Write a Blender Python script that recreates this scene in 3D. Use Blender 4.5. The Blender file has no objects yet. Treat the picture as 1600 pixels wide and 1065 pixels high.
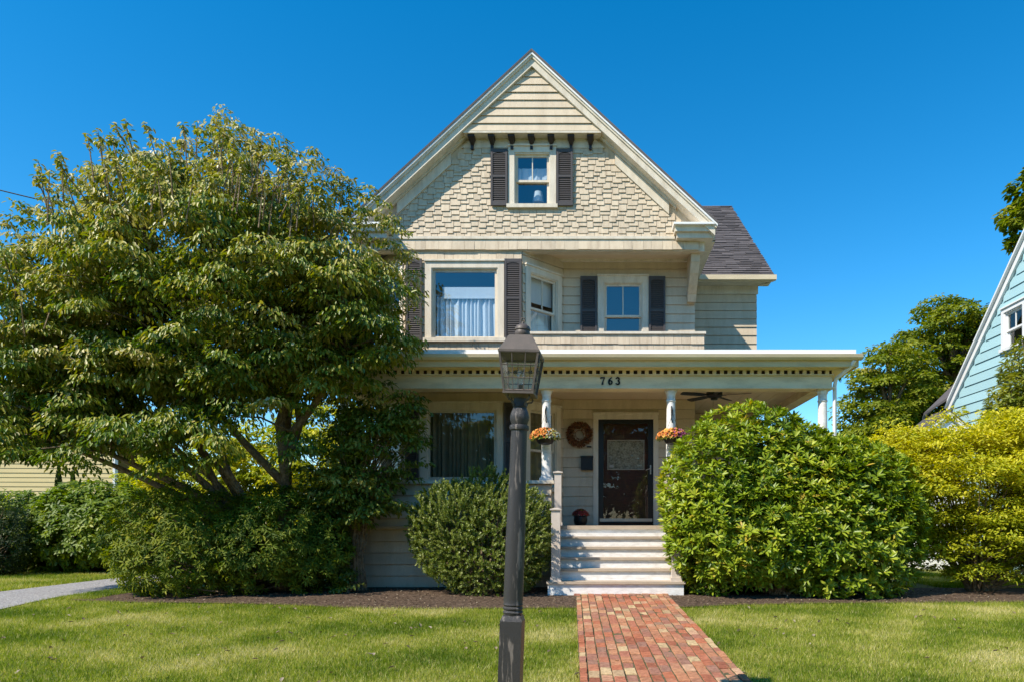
import bpy, math, random
import numpy as np
from mathutils import Vector

random.seed(7)
rng = np.random.default_rng(11)
SC = bpy.context.scene
COL = SC.collection
R = math.radians

# ------------------------------------------------------------------ camera, sky, sun, exposure
E = 1.13                                     # eye height above the foot of the porch steps
F = 1067.0
cam_d = bpy.data.cameras.new('camera'); cam = bpy.data.objects.new('camera', cam_d); COL.objects.link(cam)
cam.location = (0, 0, E); cam.rotation_euler = (R(90), 0, 0)
cam_d.sensor_width = 36.0; cam_d.lens = 36.0 * F / 1600.0
cam_d.shift_x = -125.0 / 1600.0; cam_d.shift_y = 282.5 / 1600.0
cam_d.clip_start = 0.05; cam_d.clip_end = 3000
SC.camera = cam

SUN_TO = Vector((-0.76, -0.60, 1.0)).normalized()
elev = math.asin(SUN_TO.z); azim = math.atan2(SUN_TO.x, SUN_TO.y)
world = bpy.data.worlds.new('World'); SC.world = world; world.use_nodes = True
wn = world.node_tree; wn.nodes.clear()
sky = wn.nodes.new('ShaderNodeTexSky'); sky.sky_type = 'NISHITA'; sky.sun_disc = False
sky.sun_elevation = elev; sky.sun_rotation = azim % (2 * math.pi)
sky.air_density = 1.0; sky.dust_density = 0.0; sky.ozone_density = 4.0; sky.altitude = 200
hsv = wn.nodes.new('ShaderNodeHueSaturation'); hsv.inputs['Saturation'].default_value = 1.37
hsv.inputs['Hue'].default_value = 0.492
bgn = wn.nodes.new('ShaderNodeBackground'); bgn.inputs['Strength'].default_value = 0.125
won = wn.nodes.new('ShaderNodeOutputWorld')
wn.links.new(sky.outputs[0], hsv.inputs['Color']); wn.links.new(hsv.outputs[0], bgn.inputs['Color'])
wn.links.new(bgn.outputs[0], won.inputs['Surface'])

sun_d = bpy.data.lights.new('sun', 'SUN'); sun_d.energy = 4.1; sun_d.angle = R(0.5); sun_d.color = (1.0, 0.92, 0.79)
sun = bpy.data.objects.new('sun', sun_d); COL.objects.link(sun)
sun.location = (-8, -8, 14); sun.rotation_euler = SUN_TO.to_track_quat('Z', 'Y').to_euler()

vs = SC.view_settings
vs.view_transform = 'Standard'; vs.look = 'None'; vs.gamma = 1.0; vs.use_curve_mapping = False; vs.exposure = 0.79
SC.cycles.max_bounces = 8; SC.cycles.transparent_max_bounces = 16

# ------------------------------------------------------------------ helpers
def at(px, D): return (px - 925.0) / F * D               # photo column -> metres across at distance D
def zt(py, D): return E + (815.0 - py) / F * D           # photo row -> height at distance D
def ground(y): return -0.0385 * (10.4 - y) if y < 10.4 else 0.0

ORG = {}
def tag(o, label, cat, group=None, kind=None):
    if label: o['label'] = label
    if cat: o['category'] = cat
    if group: o['group'] = group
    if kind: o['kind'] = kind
    return o

def thing(name, label, cat, loc, group=None):
    o = bpy.data.objects.new(name, None); COL.objects.link(o); o.location = loc
    o.empty_display_size = 0.2
    ORG[o] = Vector(loc)
    return tag(o, label, cat, group)

def link(name, me, parent=None, org=None):
    o = bpy.data.objects.new(name, me); COL.objects.link(o)
    if parent is not None:
        o.parent = parent; ORG[o] = ORG[parent]
    else:
        ORG[o] = Vector(org or (0, 0, 0)); o.location = ORG[o]
    return o

class Fr:
    """A wall's own frame: u along the wall, z up, d outwards."""
    def __init__(s, x, y, a=0.0):
        s.x, s.y, s.a = x, y, a
        s.ux, s.uy = math.cos(a), math.sin(a); s.nx, s.ny = s.uy, -s.ux
    def P(s, u, z, d): return (s.x + u * s.ux + d * s.nx, s.y + u * s.uy + d * s.ny, z)

class MB:
    def __init__(s): s.v = []; s.f = []
    def add(s, v, f):
        n = len(s.v); s.v += [tuple(p) for p in v]; s.f += [tuple(i + n for i in q) for q in f]; return s
    BF = [(0, 3, 2, 1), (4, 5, 6, 7), (0, 1, 5, 4), (1, 2, 6, 5), (2, 3, 7, 6), (3, 0, 4, 7)]
    def box(s, x0, x1, y0, y1, z0, z1):
        return s.add([(x0, y0, z0), (x1, y0, z0), (x1, y1, z0), (x0, y1, z0), (x0, y0, z1), (x1, y0, z1), (x1, y1, z1), (x0, y1, z1)], s.BF)
    def boxf(s, fr, u0, u1, z0, z1, d0, d1):
        P = fr.P
        return s.add([P(u0, z0, d1), P(u1, z0, d1), P(u1, z0, d0), P(u0, z0, d0), P(u0, z1, d1), P(u1, z1, d1), P(u1, z1, d0), P(u0, z1, d0)], s.BF)
    def prismf(s, fr, poly, d0, d1):
        n = len(poly)
        v = [fr.P(u, z, d1) for u, z in poly] + [fr.P(u, z, d0) for u, z in poly]
        f = [tuple(range(n)), tuple(range(2 * n - 1, n - 1, -1))] + [(i, i + n, (i + 1) % n + n, (i + 1) % n) for i in range(n)]
        return s.add(v, f)
    def hexa(s, b, t): return s.add(list(b) + list(t), s.BF)
    def lathe(s, cx, cy, prof, n=24, z0=0.0):
        v = []; f = []
        for r, z in prof:
            for k in range(n):
                a = 2 * math.pi * k / n; v.append((cx + r * math.cos(a), cy + r * math.sin(a), z0 + z))
        for i in range(len(prof) - 1):
            for k in range(n):
                k2 = (k + 1) % n; f.append((i * n + k, i * n + k2, (i + 1) * n + k2, (i + 1) * n + k))
        f.append(tuple(range(n - 1, -1, -1))); f.append(tuple((len(prof) - 1) * n + k for k in range(n)))
        return s.add(v, f)
    def tube(s, pts, rad, n=6):
        pts = [Vector(p) for p in pts]; v = []; f = []
        if not hasattr(rad, '__len__'): rad = [rad] * len(pts)
        for i, p in enumerate(pts):
            t = (pts[min(i + 1, len(pts) - 1)] - pts[max(i - 1, 0)]).normalized()
            a = t.orthogonal().normalized() if abs(t.z) > .95 else Vector((-t.y, t.x, 0)).normalized()
            b = t.cross(a)
            for k in range(n):
                w = 2 * math.pi * k / n; v.append(p + (a * math.cos(w) + b * math.sin(w)) * rad[i])
        for i in range(len(pts) - 1):
            for k in range(n):
                k2 = (k + 1) % n; f.append((i * n + k, i * n + k2, (i + 1) * n + k2, (i + 1) * n + k))
        f.append(tuple(range(n - 1, -1, -1))); f.append(tuple((len(pts) - 1) * n + k for k in range(n)))
        return s.add(v, f)
    def mesh(s, name, mat, org=(0, 0, 0), smooth=False):
        me = bpy.data.meshes.new(name); o = Vector(org)
        me.from_pydata([tuple(Vector(p) - o) for p in s.v], [], s.f); me.update()
        if mat: me.materials.append(mat)
        if smooth: me.polygons.foreach_set('use_smooth', [True] * len(me.polygons))
        return me
    def obj(s, name, mat, parent=None, org=None, smooth=False):
        base = ORG[parent] if parent is not None else Vector(org or (0, 0, 0))
        o = link(name, s.mesh(name, mat, base, smooth), parent, org)
        if smooth:
            try:
                md = o.modifiers.new('edge', 'EDGE_SPLIT'); md.split_angle = R(35)
            except Exception: pass
        return o

# ------------------------------------------------------------------ materials
def nt(name):
    m = bpy.data.materials.new(name); m.use_nodes = True; t = m.node_tree
    return m, t, t.nodes['Principled BSDF']
def N(t, typ, **kw):
    n = t.nodes.new(typ)
    for k, v in kw.items():
        if k in n.inputs: n.inputs[k].default_value = v
        else: setattr(n, k, v)
    return n
def ramp(t, cols):
    r = N(t, 'ShaderNodeValToRGB'); el = r.color_ramp.elements
    while len(el) < len(cols): el.new(0.5)
    for e, (p, c) in zip(el, cols): e.position = p; e.color = (*c, 1)
    return r

def paint(name, col, dirt=(0.35, 0.30, 0.22), dirt_amt=.35, rough=.55, scale=3.0, stretch=(1, 1, 1), bump=.15, piece=.08, grain=60, edge=(.42, .75)):
    """Weathered paint or stone: broad blotches of wear, fine grain, a little difference from piece to piece."""
    m, t, b = nt(name); L = t.links.new
    geo = N(t, 'ShaderNodeNewGeometry'); mp = N(t, 'ShaderNodeMapping'); mp.inputs['Scale'].default_value = stretch
    L(geo.outputs['Position'], mp.inputs['Vector'])
    n1 = N(t, 'ShaderNodeTexNoise', Scale=scale, Detail=8.0, Roughness=.65); L(mp.outputs[0], n1.inputs['Vector'])
    r1 = ramp(t, [(edge[0], (0, 0, 0)), (edge[1], (1, 1, 1))]); L(n1.outputs['Fac'], r1.inputs[0])
    n2 = N(t, 'ShaderNodeTexNoise', Scale=grain, Detail=4.0, Roughness=.6); L(mp.outputs[0], n2.inputs['Vector'])
    mx = N(t, 'ShaderNodeMixRGB'); mx.inputs[1].default_value = (*col, 1); mx.inputs[2].default_value = (*[c * d for c, d in zip(col, dirt)], 1)
    ml = N(t, 'ShaderNodeMath', operation='MULTIPLY'); ml.inputs[1].default_value = dirt_amt; L(r1.outputs[0], ml.inputs[0]); L(ml.outputs[0], mx.inputs[0])
    oi = N(t, 'ShaderNodeObjectInfo')
    mr = N(t, 'ShaderNodeMapRange'); mr.inputs['To Min'].default_value = 1 - piece; mr.inputs['To Max'].default_value = 1 + piece; L(oi.outputs['Random'], mr.inputs['Value'])
    mr2 = N(t, 'ShaderNodeMapRange'); mr2.inputs['To Min'].default_value = .86; mr2.inputs['To Max'].default_value = 1.12; L(n2.outputs['Fac'], mr2.inputs['Value'])
    mm = N(t, 'ShaderNodeMath', operation='MULTIPLY'); L(mr.outputs[0], mm.inputs[0]); L(mr2.outputs[0], mm.inputs[1])
    vm = N(t, 'ShaderNodeVectorMath', operation='SCALE'); L(mx.outputs[0], vm.inputs[0]); L(mm.outputs[0], vm.inputs['Scale'])
    L(vm.outputs[0], b.inputs['Base Color']); b.inputs['Roughness'].default_value = rough
    b.inputs['Specular IOR Level'].default_value = .35
    if bump:
        bp = N(t, 'ShaderNodeBump', Strength=bump, Distance=.01); L(n2.outputs['Fac'], bp.inputs['Height']); L(bp.outputs[0], b.inputs['Normal'])
    return m

def leafmat(name, cols, rough=.45, trans=.3, tcol=None, spec=.4):
    m, t, b = nt(name); L = t.links.new
    a = N(t, 'ShaderNodeAttribute', attribute_name='rnd')
    r = ramp(t, [(i / (len(cols) - 1), c) for i, c in enumerate(cols)]); L(a.outputs['Fac'], r.inputs[0])
    L(r.outputs[0], b.inputs['Base Color']); b.inputs['Roughness'].default_value = rough; b.inputs['Specular IOR Level'].default_value = spec
    tr = N(t, 'ShaderNodeBsdfTranslucent')
    hs = N(t, 'ShaderNodeHueSaturation', Saturation=1.15, Value=1.5); L(r.outputs[0], hs.inputs['Color']); L(hs.outputs[0], tr.inputs['Color'])
    mx = N(t, 'ShaderNodeMixShader'); mx.inputs[0].default_value = trans
    out = t.nodes['Material Output']; L(b.outputs[0], mx.inputs[1]); L(tr.outputs[0], mx.inputs[2]); L(mx.outputs[0], out.inputs['Surface'])
    return m

def glassmat(name, refl=.14, tint=(.85, .9, .9), rough=0.0):
    m, t, b = nt(name); L = t.links.new; t.nodes.remove(b)
    tr = N(t, 'ShaderNodeBsdfTransparent'); tr.inputs['Color'].default_value = (*tint, 1)
    gl = N(t, 'ShaderNodeBsdfGlossy'); gl.inputs['Roughness'].default_value = rough
    ad = N(t, 'ShaderNodeMath', operation='ADD'); ad.inputs[1].default_value = refl
    geo = N(t, 'ShaderNodeNewGeometry'); nz = N(t, 'ShaderNodeTexNoise', Scale=1.6, Detail=1.0); L(geo.outputs['Position'], nz.inputs['Vector'])
    bp = N(t, 'ShaderNodeBump', Strength=.10, Distance=.03); L(nz.outputs['Fac'], bp.inputs['Height']); L(bp.outputs[0], gl.inputs['Normal'])
    dt = N(t, 'ShaderNodeVectorMath', operation='DOT_PRODUCT'); L(geo.outputs['Normal'], dt.inputs[0]); L(geo.outputs['Incoming'], dt.inputs[1])
    ab = N(t, 'ShaderNodeMath', operation='ABSOLUTE'); L(dt.outputs['Value'], ab.inputs[0]); iv = N(t, 'ShaderNodeMath', operation='SUBTRACT'); iv.inputs[0].default_value = 1.0; L(ab.outputs[0], iv.inputs[1])
    pw = N(t, 'ShaderNodeMath', operation='POWER'); pw.inputs[1].default_value = 5.0; L(iv.outputs[0], pw.inputs[0])
    L(pw.outputs[0], ad.inputs[0]); ad.use_clamp = True
    mx = N(t, 'ShaderNodeMixShader'); L(ad.outputs[0], mx.inputs[0]); L(tr.outputs[0], mx.inputs[1]); L(gl.outputs[0], mx.inputs[2])
    L(mx.outputs[0], t.nodes['Material Output'].inputs['Surface'])
    return m

def multi(name, cols, scale, rough=.9, bump=.4, bscale=80, dist=.02, detail=8.0):
    m, t, b = nt(name); L = t.links.new
    geo = N(t, 'ShaderNodeNewGeometry'); n1 = N(t, 'ShaderNodeTexNoise', Scale=scale, Detail=detail, Roughness=.7); L(geo.outputs['Position'], n1.inputs['Vector'])
    r = ramp(t, cols); L(n1.outputs['Fac'], r.inputs[0]); L(r.outputs[0], b.inputs['Base Color']); b.inputs['Roughness'].default_value = rough
    b.inputs['Specular IOR Level'].default_value = .2
    n2 = N(t, 'ShaderNodeTexNoise', Scale=bscale, Detail=6.0); L(geo.outputs['Position'], n2.inputs['Vector'])
    bp = N(t, 'ShaderNodeBump', Strength=bump, Distance=dist); L(n2.outputs['Fac'], bp.inputs['Height']); L(bp.outputs[0], b.inputs['Normal'])
    return m

M = {}
M['cream'] = paint('cream_siding_paint', (.61, .50, .365), (.55, .50, .43), .50, .6, 3.0, (1.6, 1.6, .35), .25, .06)
M['shake'] = paint('cream_shingle_paint', (.605, .495, .36), (.52, .45, .38), .48, .65, 5.0, (3, 3, .5), .45, .10)
M['trim'] = paint('ivory_trim_paint', (.70, .62, .50), (.52, .47, .40), .50, .5, 4.0, (2, 2, .45), .15, .03)
M['frieze'] = paint('weathered_frieze_paint', (.80, .655, .44), (.50, .47, .40), .55, .6, 2.6, (.8, 1, 3.0), .25, .02)
M['white'] = paint('white_step_paint', (.78, .76, .73), (.50, .46, .40), .60, .5, 7, (1, 1, 3), .2, .02)
M['tread'] = paint('worn_taupe_floor_paint', (.46, .37, .28), (.6, .55, .5), .5, .55, 6, (1, 1, 1), .2, .04)
M['ceiling'] = paint('tan_porch_ceiling_paint', (.70, .55, .38), (.7, .65, .6), .3, .6, 2, (1, 1, 1), .05, .02)
M['shutter'] = paint('charcoal_shutter_paint', (.072, .062, .060), (.7, .7, .7), .4, .5, 4, (1, 1, 1), .08, .04)
M['bracket'] = paint('dark_bracket_paint', (.028, .020, .018), (.6, .6, .6), .3, .45, 4, (1, 1, 1), .05, .04)
M['brown'] = paint('dark_brown_frieze_backing', (.030, .016, .012), (.7, .7, .7), .3, .7, 4, (1, 1, 1), .05, 0)
M['black'] = paint('black_painted_metal', (.014, .013, .013), (1.6, 1.5, 1.4), .3, .42, 6, (1, 1, 1), .06, .02)
M['post'] = paint('flaking_black_post_paint', (.040, .037, .037), (4.6, 4.2, 3.7), .9, .36, 3.0, (6, 6, .7), .5, 0, 90, (.545, .585))
M['bronze'] = paint('weathered_bronze', (.085, .070, .060), (1.7, 1.55, 1.45), .6, .48, 10, (1, 1, 1), .12, .03, 120)
M['storm'] = paint('storm_door_black', (.012, .012, .013), (1, 1, 1), 0, .35, 4, (1, 1, 1), 0, 0)
M['walnut'] = paint('red_brown_door_wood', (.11, .035, .022), (.35, .3, .3), .75, .4, 5, (.7, 1, 14), .1, .03)
M['steel'] = paint('brushed_sill_metal', (.48, .45, .40), (.7, .7, .7), .3, .35, 6, (1, 1, 1), .03, 0); M['steel'].node_tree.nodes['Principled BSDF'].inputs['Metallic'].default_value = .6
M['gutter'] = paint('white_gutter_metal', (.68, .57, .39), (.5, .45, .35), .45, .4, 1.6, (.6, 1, 4), .05, 0)
M['fascia'] = paint('yellowed_fascia_paint', (.68, .51, .27), (.6, .55, .45), .5, .55, 2.0, (.8, 1, 4), .08, 0)
M['flash'] = paint('white_roof_edge_metal', (.80, .80, .80), (.7, .7, .7), .3, .5, 2, (1, 1, 2), .05, 0)
M['roof'] = paint('grey_asphalt_shingle', (.105, .092, .092), (.55, .55, .55), .6, .9, 5, (1, 1, 1), .5, .28, 160)
M['room'] = paint('dim_room_wall', (.22, .19, .15), (.8, .8, .8), .2, .8, 2, (1, 1, 1), 0, 0)
M['glass'] = glassmat('window_glass', .10)
M['upglass'] = glassmat('upper_window_glass', .18, (.75, .84, .9))
M['storm_glass'] = glassmat('storm_glass', .06, (.75, .75, .75))
M['lantern_glass'] = glassmat('lantern_glass', .10, (.86, .86, .85), .22)
M['cloth'] = paint('white_curtain_cloth', (.82, .83, .84), (.8, .8, .85), .3, .8, 3, (8, 8, .4), .1, 0)
M['lace'] = paint('lace_panel', (.60, .57, .45), (.12, .10, .07), 1.0, .8, 26, (1, 1, 1), .2, 0)
M['drape'] = paint('tan_drape_cloth', (.30, .25, .17), (.6, .6, .6), .4, .85, 3, (10, 10, .3), .1, 0)
M['soil'] = multi('mulch', [(.3, (.03, .02, .013)), (.5, (.085, .055, .036)), (.63, (.19, .13, .09)), (.78, (.34, .25, .18))], 26, .95, .8, 60, .03)
M['lawn'] = multi('lawn_soil_and_thatch', [(.3, (.07, .08, .016)), (.5, (.16, .17, .03)), (.7, (.28, .25, .08))], 9, .95, .5, 90, .02)
M['gravel'] = multi('gravel_drive', [(.28, (.13, .12, .12)), (.5, (.34, .32, .31)), (.72, (.60, .58, .56))], 30, .95, .9, 70, .03)
M['bark'] = multi('bark', [(.3, (.07, .05, .032)), (.5, (.20, .145, .09)), (.72, (.34, .26, .17))], 16, .9, .8, 40, .03)
M['yellow'] = paint('pale_yellow_siding', (.56, .45, .22), (.75, .75, .75), .3, .6, 1.5, (1, 1, 1), .08, .04)
M['blue'] = paint('pale_blue_siding', (.36, .56, .60), (.8, .85, .88), .3, .6, 1.5, (1, 1, 1), .08, .04)
M['wtrim'] = paint('white_neighbour_trim', (.74, .74, .74), (.75, .75, .75), .3, .5, 2, (1, 1, 1), .05, .02)
M['copper'] = paint('red_paving', (.32, .12, .07), (.6, .6, .6), .4, .8, 8, (1, 1, 1), .2, .1)

def brickmat():
    m, t, b = nt('worn_clay_brick'); L = t.links.new
    oi = N(t, 'ShaderNodeObjectInfo'); geo = N(t, 'ShaderNodeNewGeometry')
    at_ = N(t, 'ShaderNodeAttribute', attribute_name='rnd'); ad0 = N(t, 'ShaderNodeMath', operation='ADD')
    wr = N(t, 'ShaderNodeMath', operation='FRACT'); L(oi.outputs['Random'], ad0.inputs[0]); L(at_.outputs['Fac'], ad0.inputs[1]); L(ad0.outputs[0], wr.inputs[0])
    r = ramp(t, [(0.0, (.27, .095, .055)), (.15, (.45, .155, .08)), (.3, (.37, .15, .095)), (.42, (.29, .155, .11)), (.55, (.44, .19, .10)), (.68, (.47, .24, .13)), (.78, (.41, .16, .09)), (.88, (.52, .31, .19)), (.95, (.54, .39, .21)), (1, (.30, .17, .11))]); r.color_ramp.interpolation = 'LINEAR'
    L(wr.outputs[0], r.inputs[0])
    n = N(t, 'ShaderNodeTexNoise', Scale=22.0, Detail=8.0, Roughness=.7); L(geo.outputs['Position'], n.inputs['Vector'])
    rr = ramp(t, [(.32, (.5, .47, .44)), (.55, (1, 1, 1)), (.75, (1.35, 1.38, 1.4))]); L(n.outputs['Fac'], rr.inputs[0])
    mx = N(t, 'ShaderNodeMixRGB', blend_type='MULTIPLY'); mx.inputs[0].default_value = .85; L(r.outputs[0], mx.inputs[1]); L(rr.outputs[0], mx.inputs[2])
    L(mx.outputs[0], b.inputs['Base Color']); b.inputs['Roughness'].default_value = .85; b.inputs['Specular IOR Level'].default_value = .2
    n2 = N(t, 'ShaderNodeTexNoise', Scale=70.0, Detail=6.0); L(geo.outputs['Position'], n2.inputs['Vector'])
    bp = N(t, 'ShaderNodeBump', Strength=.5, Distance=.01); L(n2.outputs['Fac'], bp.inputs['Height']); L(bp.outputs[0], b.inputs['Normal'])
    return m
M['brick'] = brickmat()

LM = {
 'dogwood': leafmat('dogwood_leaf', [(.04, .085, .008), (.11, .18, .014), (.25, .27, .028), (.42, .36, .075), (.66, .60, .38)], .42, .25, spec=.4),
 'rhodo': leafmat('rhododendron_leaf', [(.07, .125, .007), (.16, .235, .011), (.26, .33, .018), (.39, .42, .036), (.50, .35, .045)], .40, .26, spec=.4),
 'box': leafmat('boxwood_leaf', [(.05, .08, .010), (.115, .155, .020), (.21, .25, .045), (.36, .38, .13)], .42, .28, spec=.4),
 'pieris': leafmat('pieris_leaf', [(.055, .095, .008), (.12, .165, .010), (.23, .25, .016), (.40, .36, .035)], .55, .32, spec=.2),
 'hedge': leafmat('hedge_leaf', [(.07, .12, .008), (.14, .21, .010), (.22, .28, .016), (.33, .35, .035)], .48, .38),
 'darkhedge': leafmat('dark_hedge_leaf', [(.018, .040, .008), (.035, .062, .010), (.06, .09, .016)], .5, .25),
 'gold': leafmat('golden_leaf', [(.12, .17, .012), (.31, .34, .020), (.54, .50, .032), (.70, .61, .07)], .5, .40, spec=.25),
 'maple': leafmat('background_tree_leaf', [(.07, .11, .010), (.15, .19, .016), (.25, .27, .028), (.36, .33, .055)], .55, .36, spec=.2),
 'laurel': leafmat('laurel_leaf', [(.08, .12, .012), (.17, .20, .020), (.28, .28, .035), (.40, .35, .08)], .45, .28),
 'shade': leafmat('porch_shrub_leaf', [(.055, .095, .012), (.13, .175, .020), (.25, .26, .04), (.45, .36, .08)], .36, .30),
 'grass': leafmat('grass_blade', [(.09, .15, .010), (.18, .25, .018), (.31, .345, .040), (.46, .43, .11), (.64, .57, .28)], .55, .40, spec=.2),
}
def flowermat(name):
    m, t, b = nt(name); a = N(t, 'ShaderNodeAttribute', attribute_name='col'); t.links.new(a.outputs['Color'], b.inputs['Base Color'])
    b.inputs['Roughness'].default_value = .6
    return m
M['flower'] = flowermat('petals')

# ------------------------------------------------------------------ leaf meshes
def nrm(a): return a / np.maximum(np.linalg.norm(a, axis=-1, keepdims=True), 1e-9)

def leaves(name, parent, mat, pos, dirs, up, L, W, droop=.15, fold=.25, rnd=None, kind=None):
    n = len(pos); dirs = nrm(dirs); side = nrm(np.cross(dirs, up)); upv = np.cross(side, dirs)
    L = np.broadcast_to(np.asarray(L, float), (n,))[:, None]; W = np.broadcast_to(np.asarray(W, float), (n,))[:, None]
    v = np.empty((n, 6, 3))
    v[:, 0] = pos
    for k, (t, w) in enumerate(((.33, .46), (.72, .42))):
        c = pos + dirs * L * t - upv * L * droop * t * t
        v[:, 1 + k] = c + side * W * w + upv * W * fold * w
        v[:, 5 - k] = c - side * W * w + upv * W * fold * w
    v[:, 3] = pos + dirs * L - upv * L * droop
    v -= np.array(ORG[parent])[None, None]
    me = bpy.data.meshes.new(name); me.vertices.add(n * 6); me.vertices.foreach_set('co', v.reshape(-1).astype(np.float32))
    q = np.array([0, 1, 2, 3, 0, 3, 4, 5]); idx = (np.arange(n)[:, None] * 6 + q[None]).reshape(-1).astype(np.int32)
    me.loops.add(n * 8); me.loops.foreach_set('vertex_index', idx)
    me.polygons.add(n * 2); me.polygons.foreach_set('loop_start', np.arange(0, n * 8, 4, dtype=np.int32)); me.polygons.foreach_set('loop_total', np.full(n * 2, 4, np.int32))
    me.update(calc_edges=True)
    if rnd is None: rnd = rng.random(n)
    a = me.attributes.new('rnd', 'FLOAT', 'POINT'); a.data.foreach_set('value', np.repeat(np.clip(rnd, 0, 1), 6).astype(np.float32))
    me.materials.append(mat)
    o = link(name, me, parent)
    if kind: o['kind'] = kind
    return o

def sphere_dirs(n): return nrm(rng.normal(size=(n, 3)))

def shell(center, rad, n, inner=.3, lumps=26, amp=.13, p=2.3, zmin=-.9, wid=.35):
    d = sphere_dirs(n * 2); d = d[d[:, 2] > zmin][:n]
    ld = sphere_dirs(lumps); la = rng.uniform(-amp, amp, lumps)
    g = np.exp(-((1 - d @ ld.T) / (wid ** 2 / 1.0)) ** 1) @ la
    base = 1.0 / (np.abs(d) ** p).sum(1) ** (1 / p)
    r = base * (1 + g) * (1 - inner * rng.random(len(d)) ** 2)
    rad = np.array(rad)
    pos = np.array(center) + d * r[:, None] * rad
    return pos, nrm(d / rad)

def whorls(tips, axes, k, ang=(50, 85), spread=.0):
    """k leaves round each shoot tip; returns base, direction, up."""
    n = len(tips); axes = nrm(axes); a = nrm(np.cross(axes, nrm(rng.normal(size=(n, 3))))); b = np.cross(axes, a)
    ph = (np.arange(k)[None] * 2.399 + rng.random((n, 1)) * 6.28) + rng.normal(0, .25, (n, k))
    th = np.radians(rng.uniform(ang[0], ang[1], (n, k)))
    rad = a[:, None] * np.cos(ph)[..., None] + b[:, None] * np.sin(ph)[..., None]
    d = axes[:, None] * np.cos(th)[..., None] + rad * np.sin(th)[..., None]
    up = axes[:, None] * np.sin(th)[..., None] - rad * np.cos(th)[..., None]
    base = tips[:, None] + d * .01 - axes[:, None] * (np.arange(k)[None, :, None] * spread)
    return base.reshape(-1, 3), d.reshape(-1, 3), up.reshape(-1, 3)

def stems(parent, name, mat, base, tips, n, r0=.02, sag=.0):
    m = MB(); idx = rng.choice(len(tips), min(n, len(tips)), replace=False)
    for i in idx:
        b = Vector(base) + Vector((random.uniform(-.15, .15), random.uniform(-.12, .12), 0)); t = Vector(tips[i])
        mid = b.lerp(t, .5) + Vector((random.uniform(-.1, .1), random.uniform(-.1, .1), random.uniform(0, .2)))
        m.tube([b, mid, t], [r0, r0 * .6, r0 * .2], 5)
    return m.obj(name, mat, parent)

# ------------------------------------------------------------------ ground, drive, beds
def sheet(name, mat, pts_rows, dz, kind='structure', org=(0, 0, 0)):
    """rows of equal point counts (x, y) lifted onto the terrain"""
    m = MB(); k = len(pts_rows[0])
    v = [(x, y, ground(y) + dz) for row in pts_rows for x, y in row]
    f = [(i * k + j, i * k + j + 1, (i + 1) * k + j + 1, (i + 1) * k + j) for i in range(len(pts_rows) - 1) for j in range(k - 1)]
    m.add(v, f); o = m.obj(name, mat, None, org)
    o['kind'] = kind
    return o

ys = [-220, -60, -20, -6, -2, 2, 5, 7, 9, 10.4, 12, 16, 30, 80, 400]
xs = [-300, -80, -30, -15, -8, -4, 0, 4, 8, 15, 30, 80, 300]
lawn = sheet('lawn', M['lawn'], [[(x, y) for x in xs] for y in ys], 0)
sheet('driveway', M['gravel'], [[(-9.55, y), (-8.75, y), (-7.95 + .1 * math.sin(y * 1.7), y)] for y in (-2, 2, 5, 7, 8, 9, 9.7, 10.4, 11, 12, 14, 18, 24)], .012)
bed_front = [(-7.6, 9.95), (-6.6, 9.72), (-5.2, 9.62), (-4.2, 9.5), (-3.4, 9.3), (-2.2, 9.22), (-.9, 9.22), (.5, 9.3), (1.3, 9.3), (2.0, 9.5), (3.2, 9.66), (4.6, 9.72), (5.6, 9.75), (7.2, 9.8), (8.2, 10.05)]
rowsb = [[(x, y + .03 * math.sin(i * 7.3)) for i, (x, y) in enumerate(bed_front)], [(x, 10.4) for x, y in bed_front], [(x, 12.6 if -4 < x < 4 else 11.6) for x, y in bed_front]]
sheet('planting_bed', M['soil'], rowsb, .016)

# ------------------------------------------------------------------ brick path
path = bpy.data.objects.new('brick_path', None); COL.objects.link(path); path['kind'] = 'structure'; ORG[path] = Vector((0, 0, 0))
PA = math.atan(.0296)                                     # the path bears slightly right as it nears the street
def path_pt(u, s):                                        # u across 0..1.44, s from the steps towards the street
    y = 10.40 - s; return (-.275 + u + s * .0296, y)
def path_quad(u0, u1, s0, s1, dz):
    return [(*path_pt(u, s), ground(path_pt(u, s)[1]) + dz) for u, s in ((u0, s1), (u1, s1), (u1, s0), (u0, s0))]
mb = MB()
for i in range(16): mb.add(path_quad(.03, 1.42, i * .5, i * .5 + .5, .031), [(0, 1, 2, 3)])
M['joint'] = multi('mossy_sand_joint', [(.35, (.045, .05, .018)), (.55, (.12, .10, .055)), (.75, (.24, .20, .13))], 30, .95, .5, 90, .01)
mb.obj('bedding', M['joint'], path)
def brick_mesh(seed, w, l):
    r = random.Random(seed); b = MB(); h = .05
    j = lambda a: r.uniform(-a, a)
    c = [(-w / 2 + j(.003), -l / 2 + j(.004)), (w / 2 + j(.003), -l / 2 + j(.004)), (w / 2 + j(.003), l / 2 + j(.004)), (-w / 2 + j(.003), l / 2 + j(.004))]
    tz = [h - .008 + j(.0015) for _ in range(4)]
    v = [(x, y, 0) for x, y in c] + [(x, y, z) for (x, y), z in zip(c, tz)] + [(x * .90, y * .95, h + j(.002)) for x, y in c]
    f = [(0, 1, 5, 4), (1, 2, 6, 5), (2, 3, 7, 6), (3, 0, 4, 7), (4, 5, 9, 8), (5, 6, 10, 9), (6, 7, 11, 10), (7, 4, 8, 11), (8, 9, 10, 11)]
    return b.add(v, f).mesh('brick', M['brick'])
BW, BL = .1035, .205
bmeshes = [brick_mesh(k, .094, .196) for k in range(5)]; emeshes = [brick_mesh(20 + k, .196, .058) for k in range(3)]
slots = []
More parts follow.
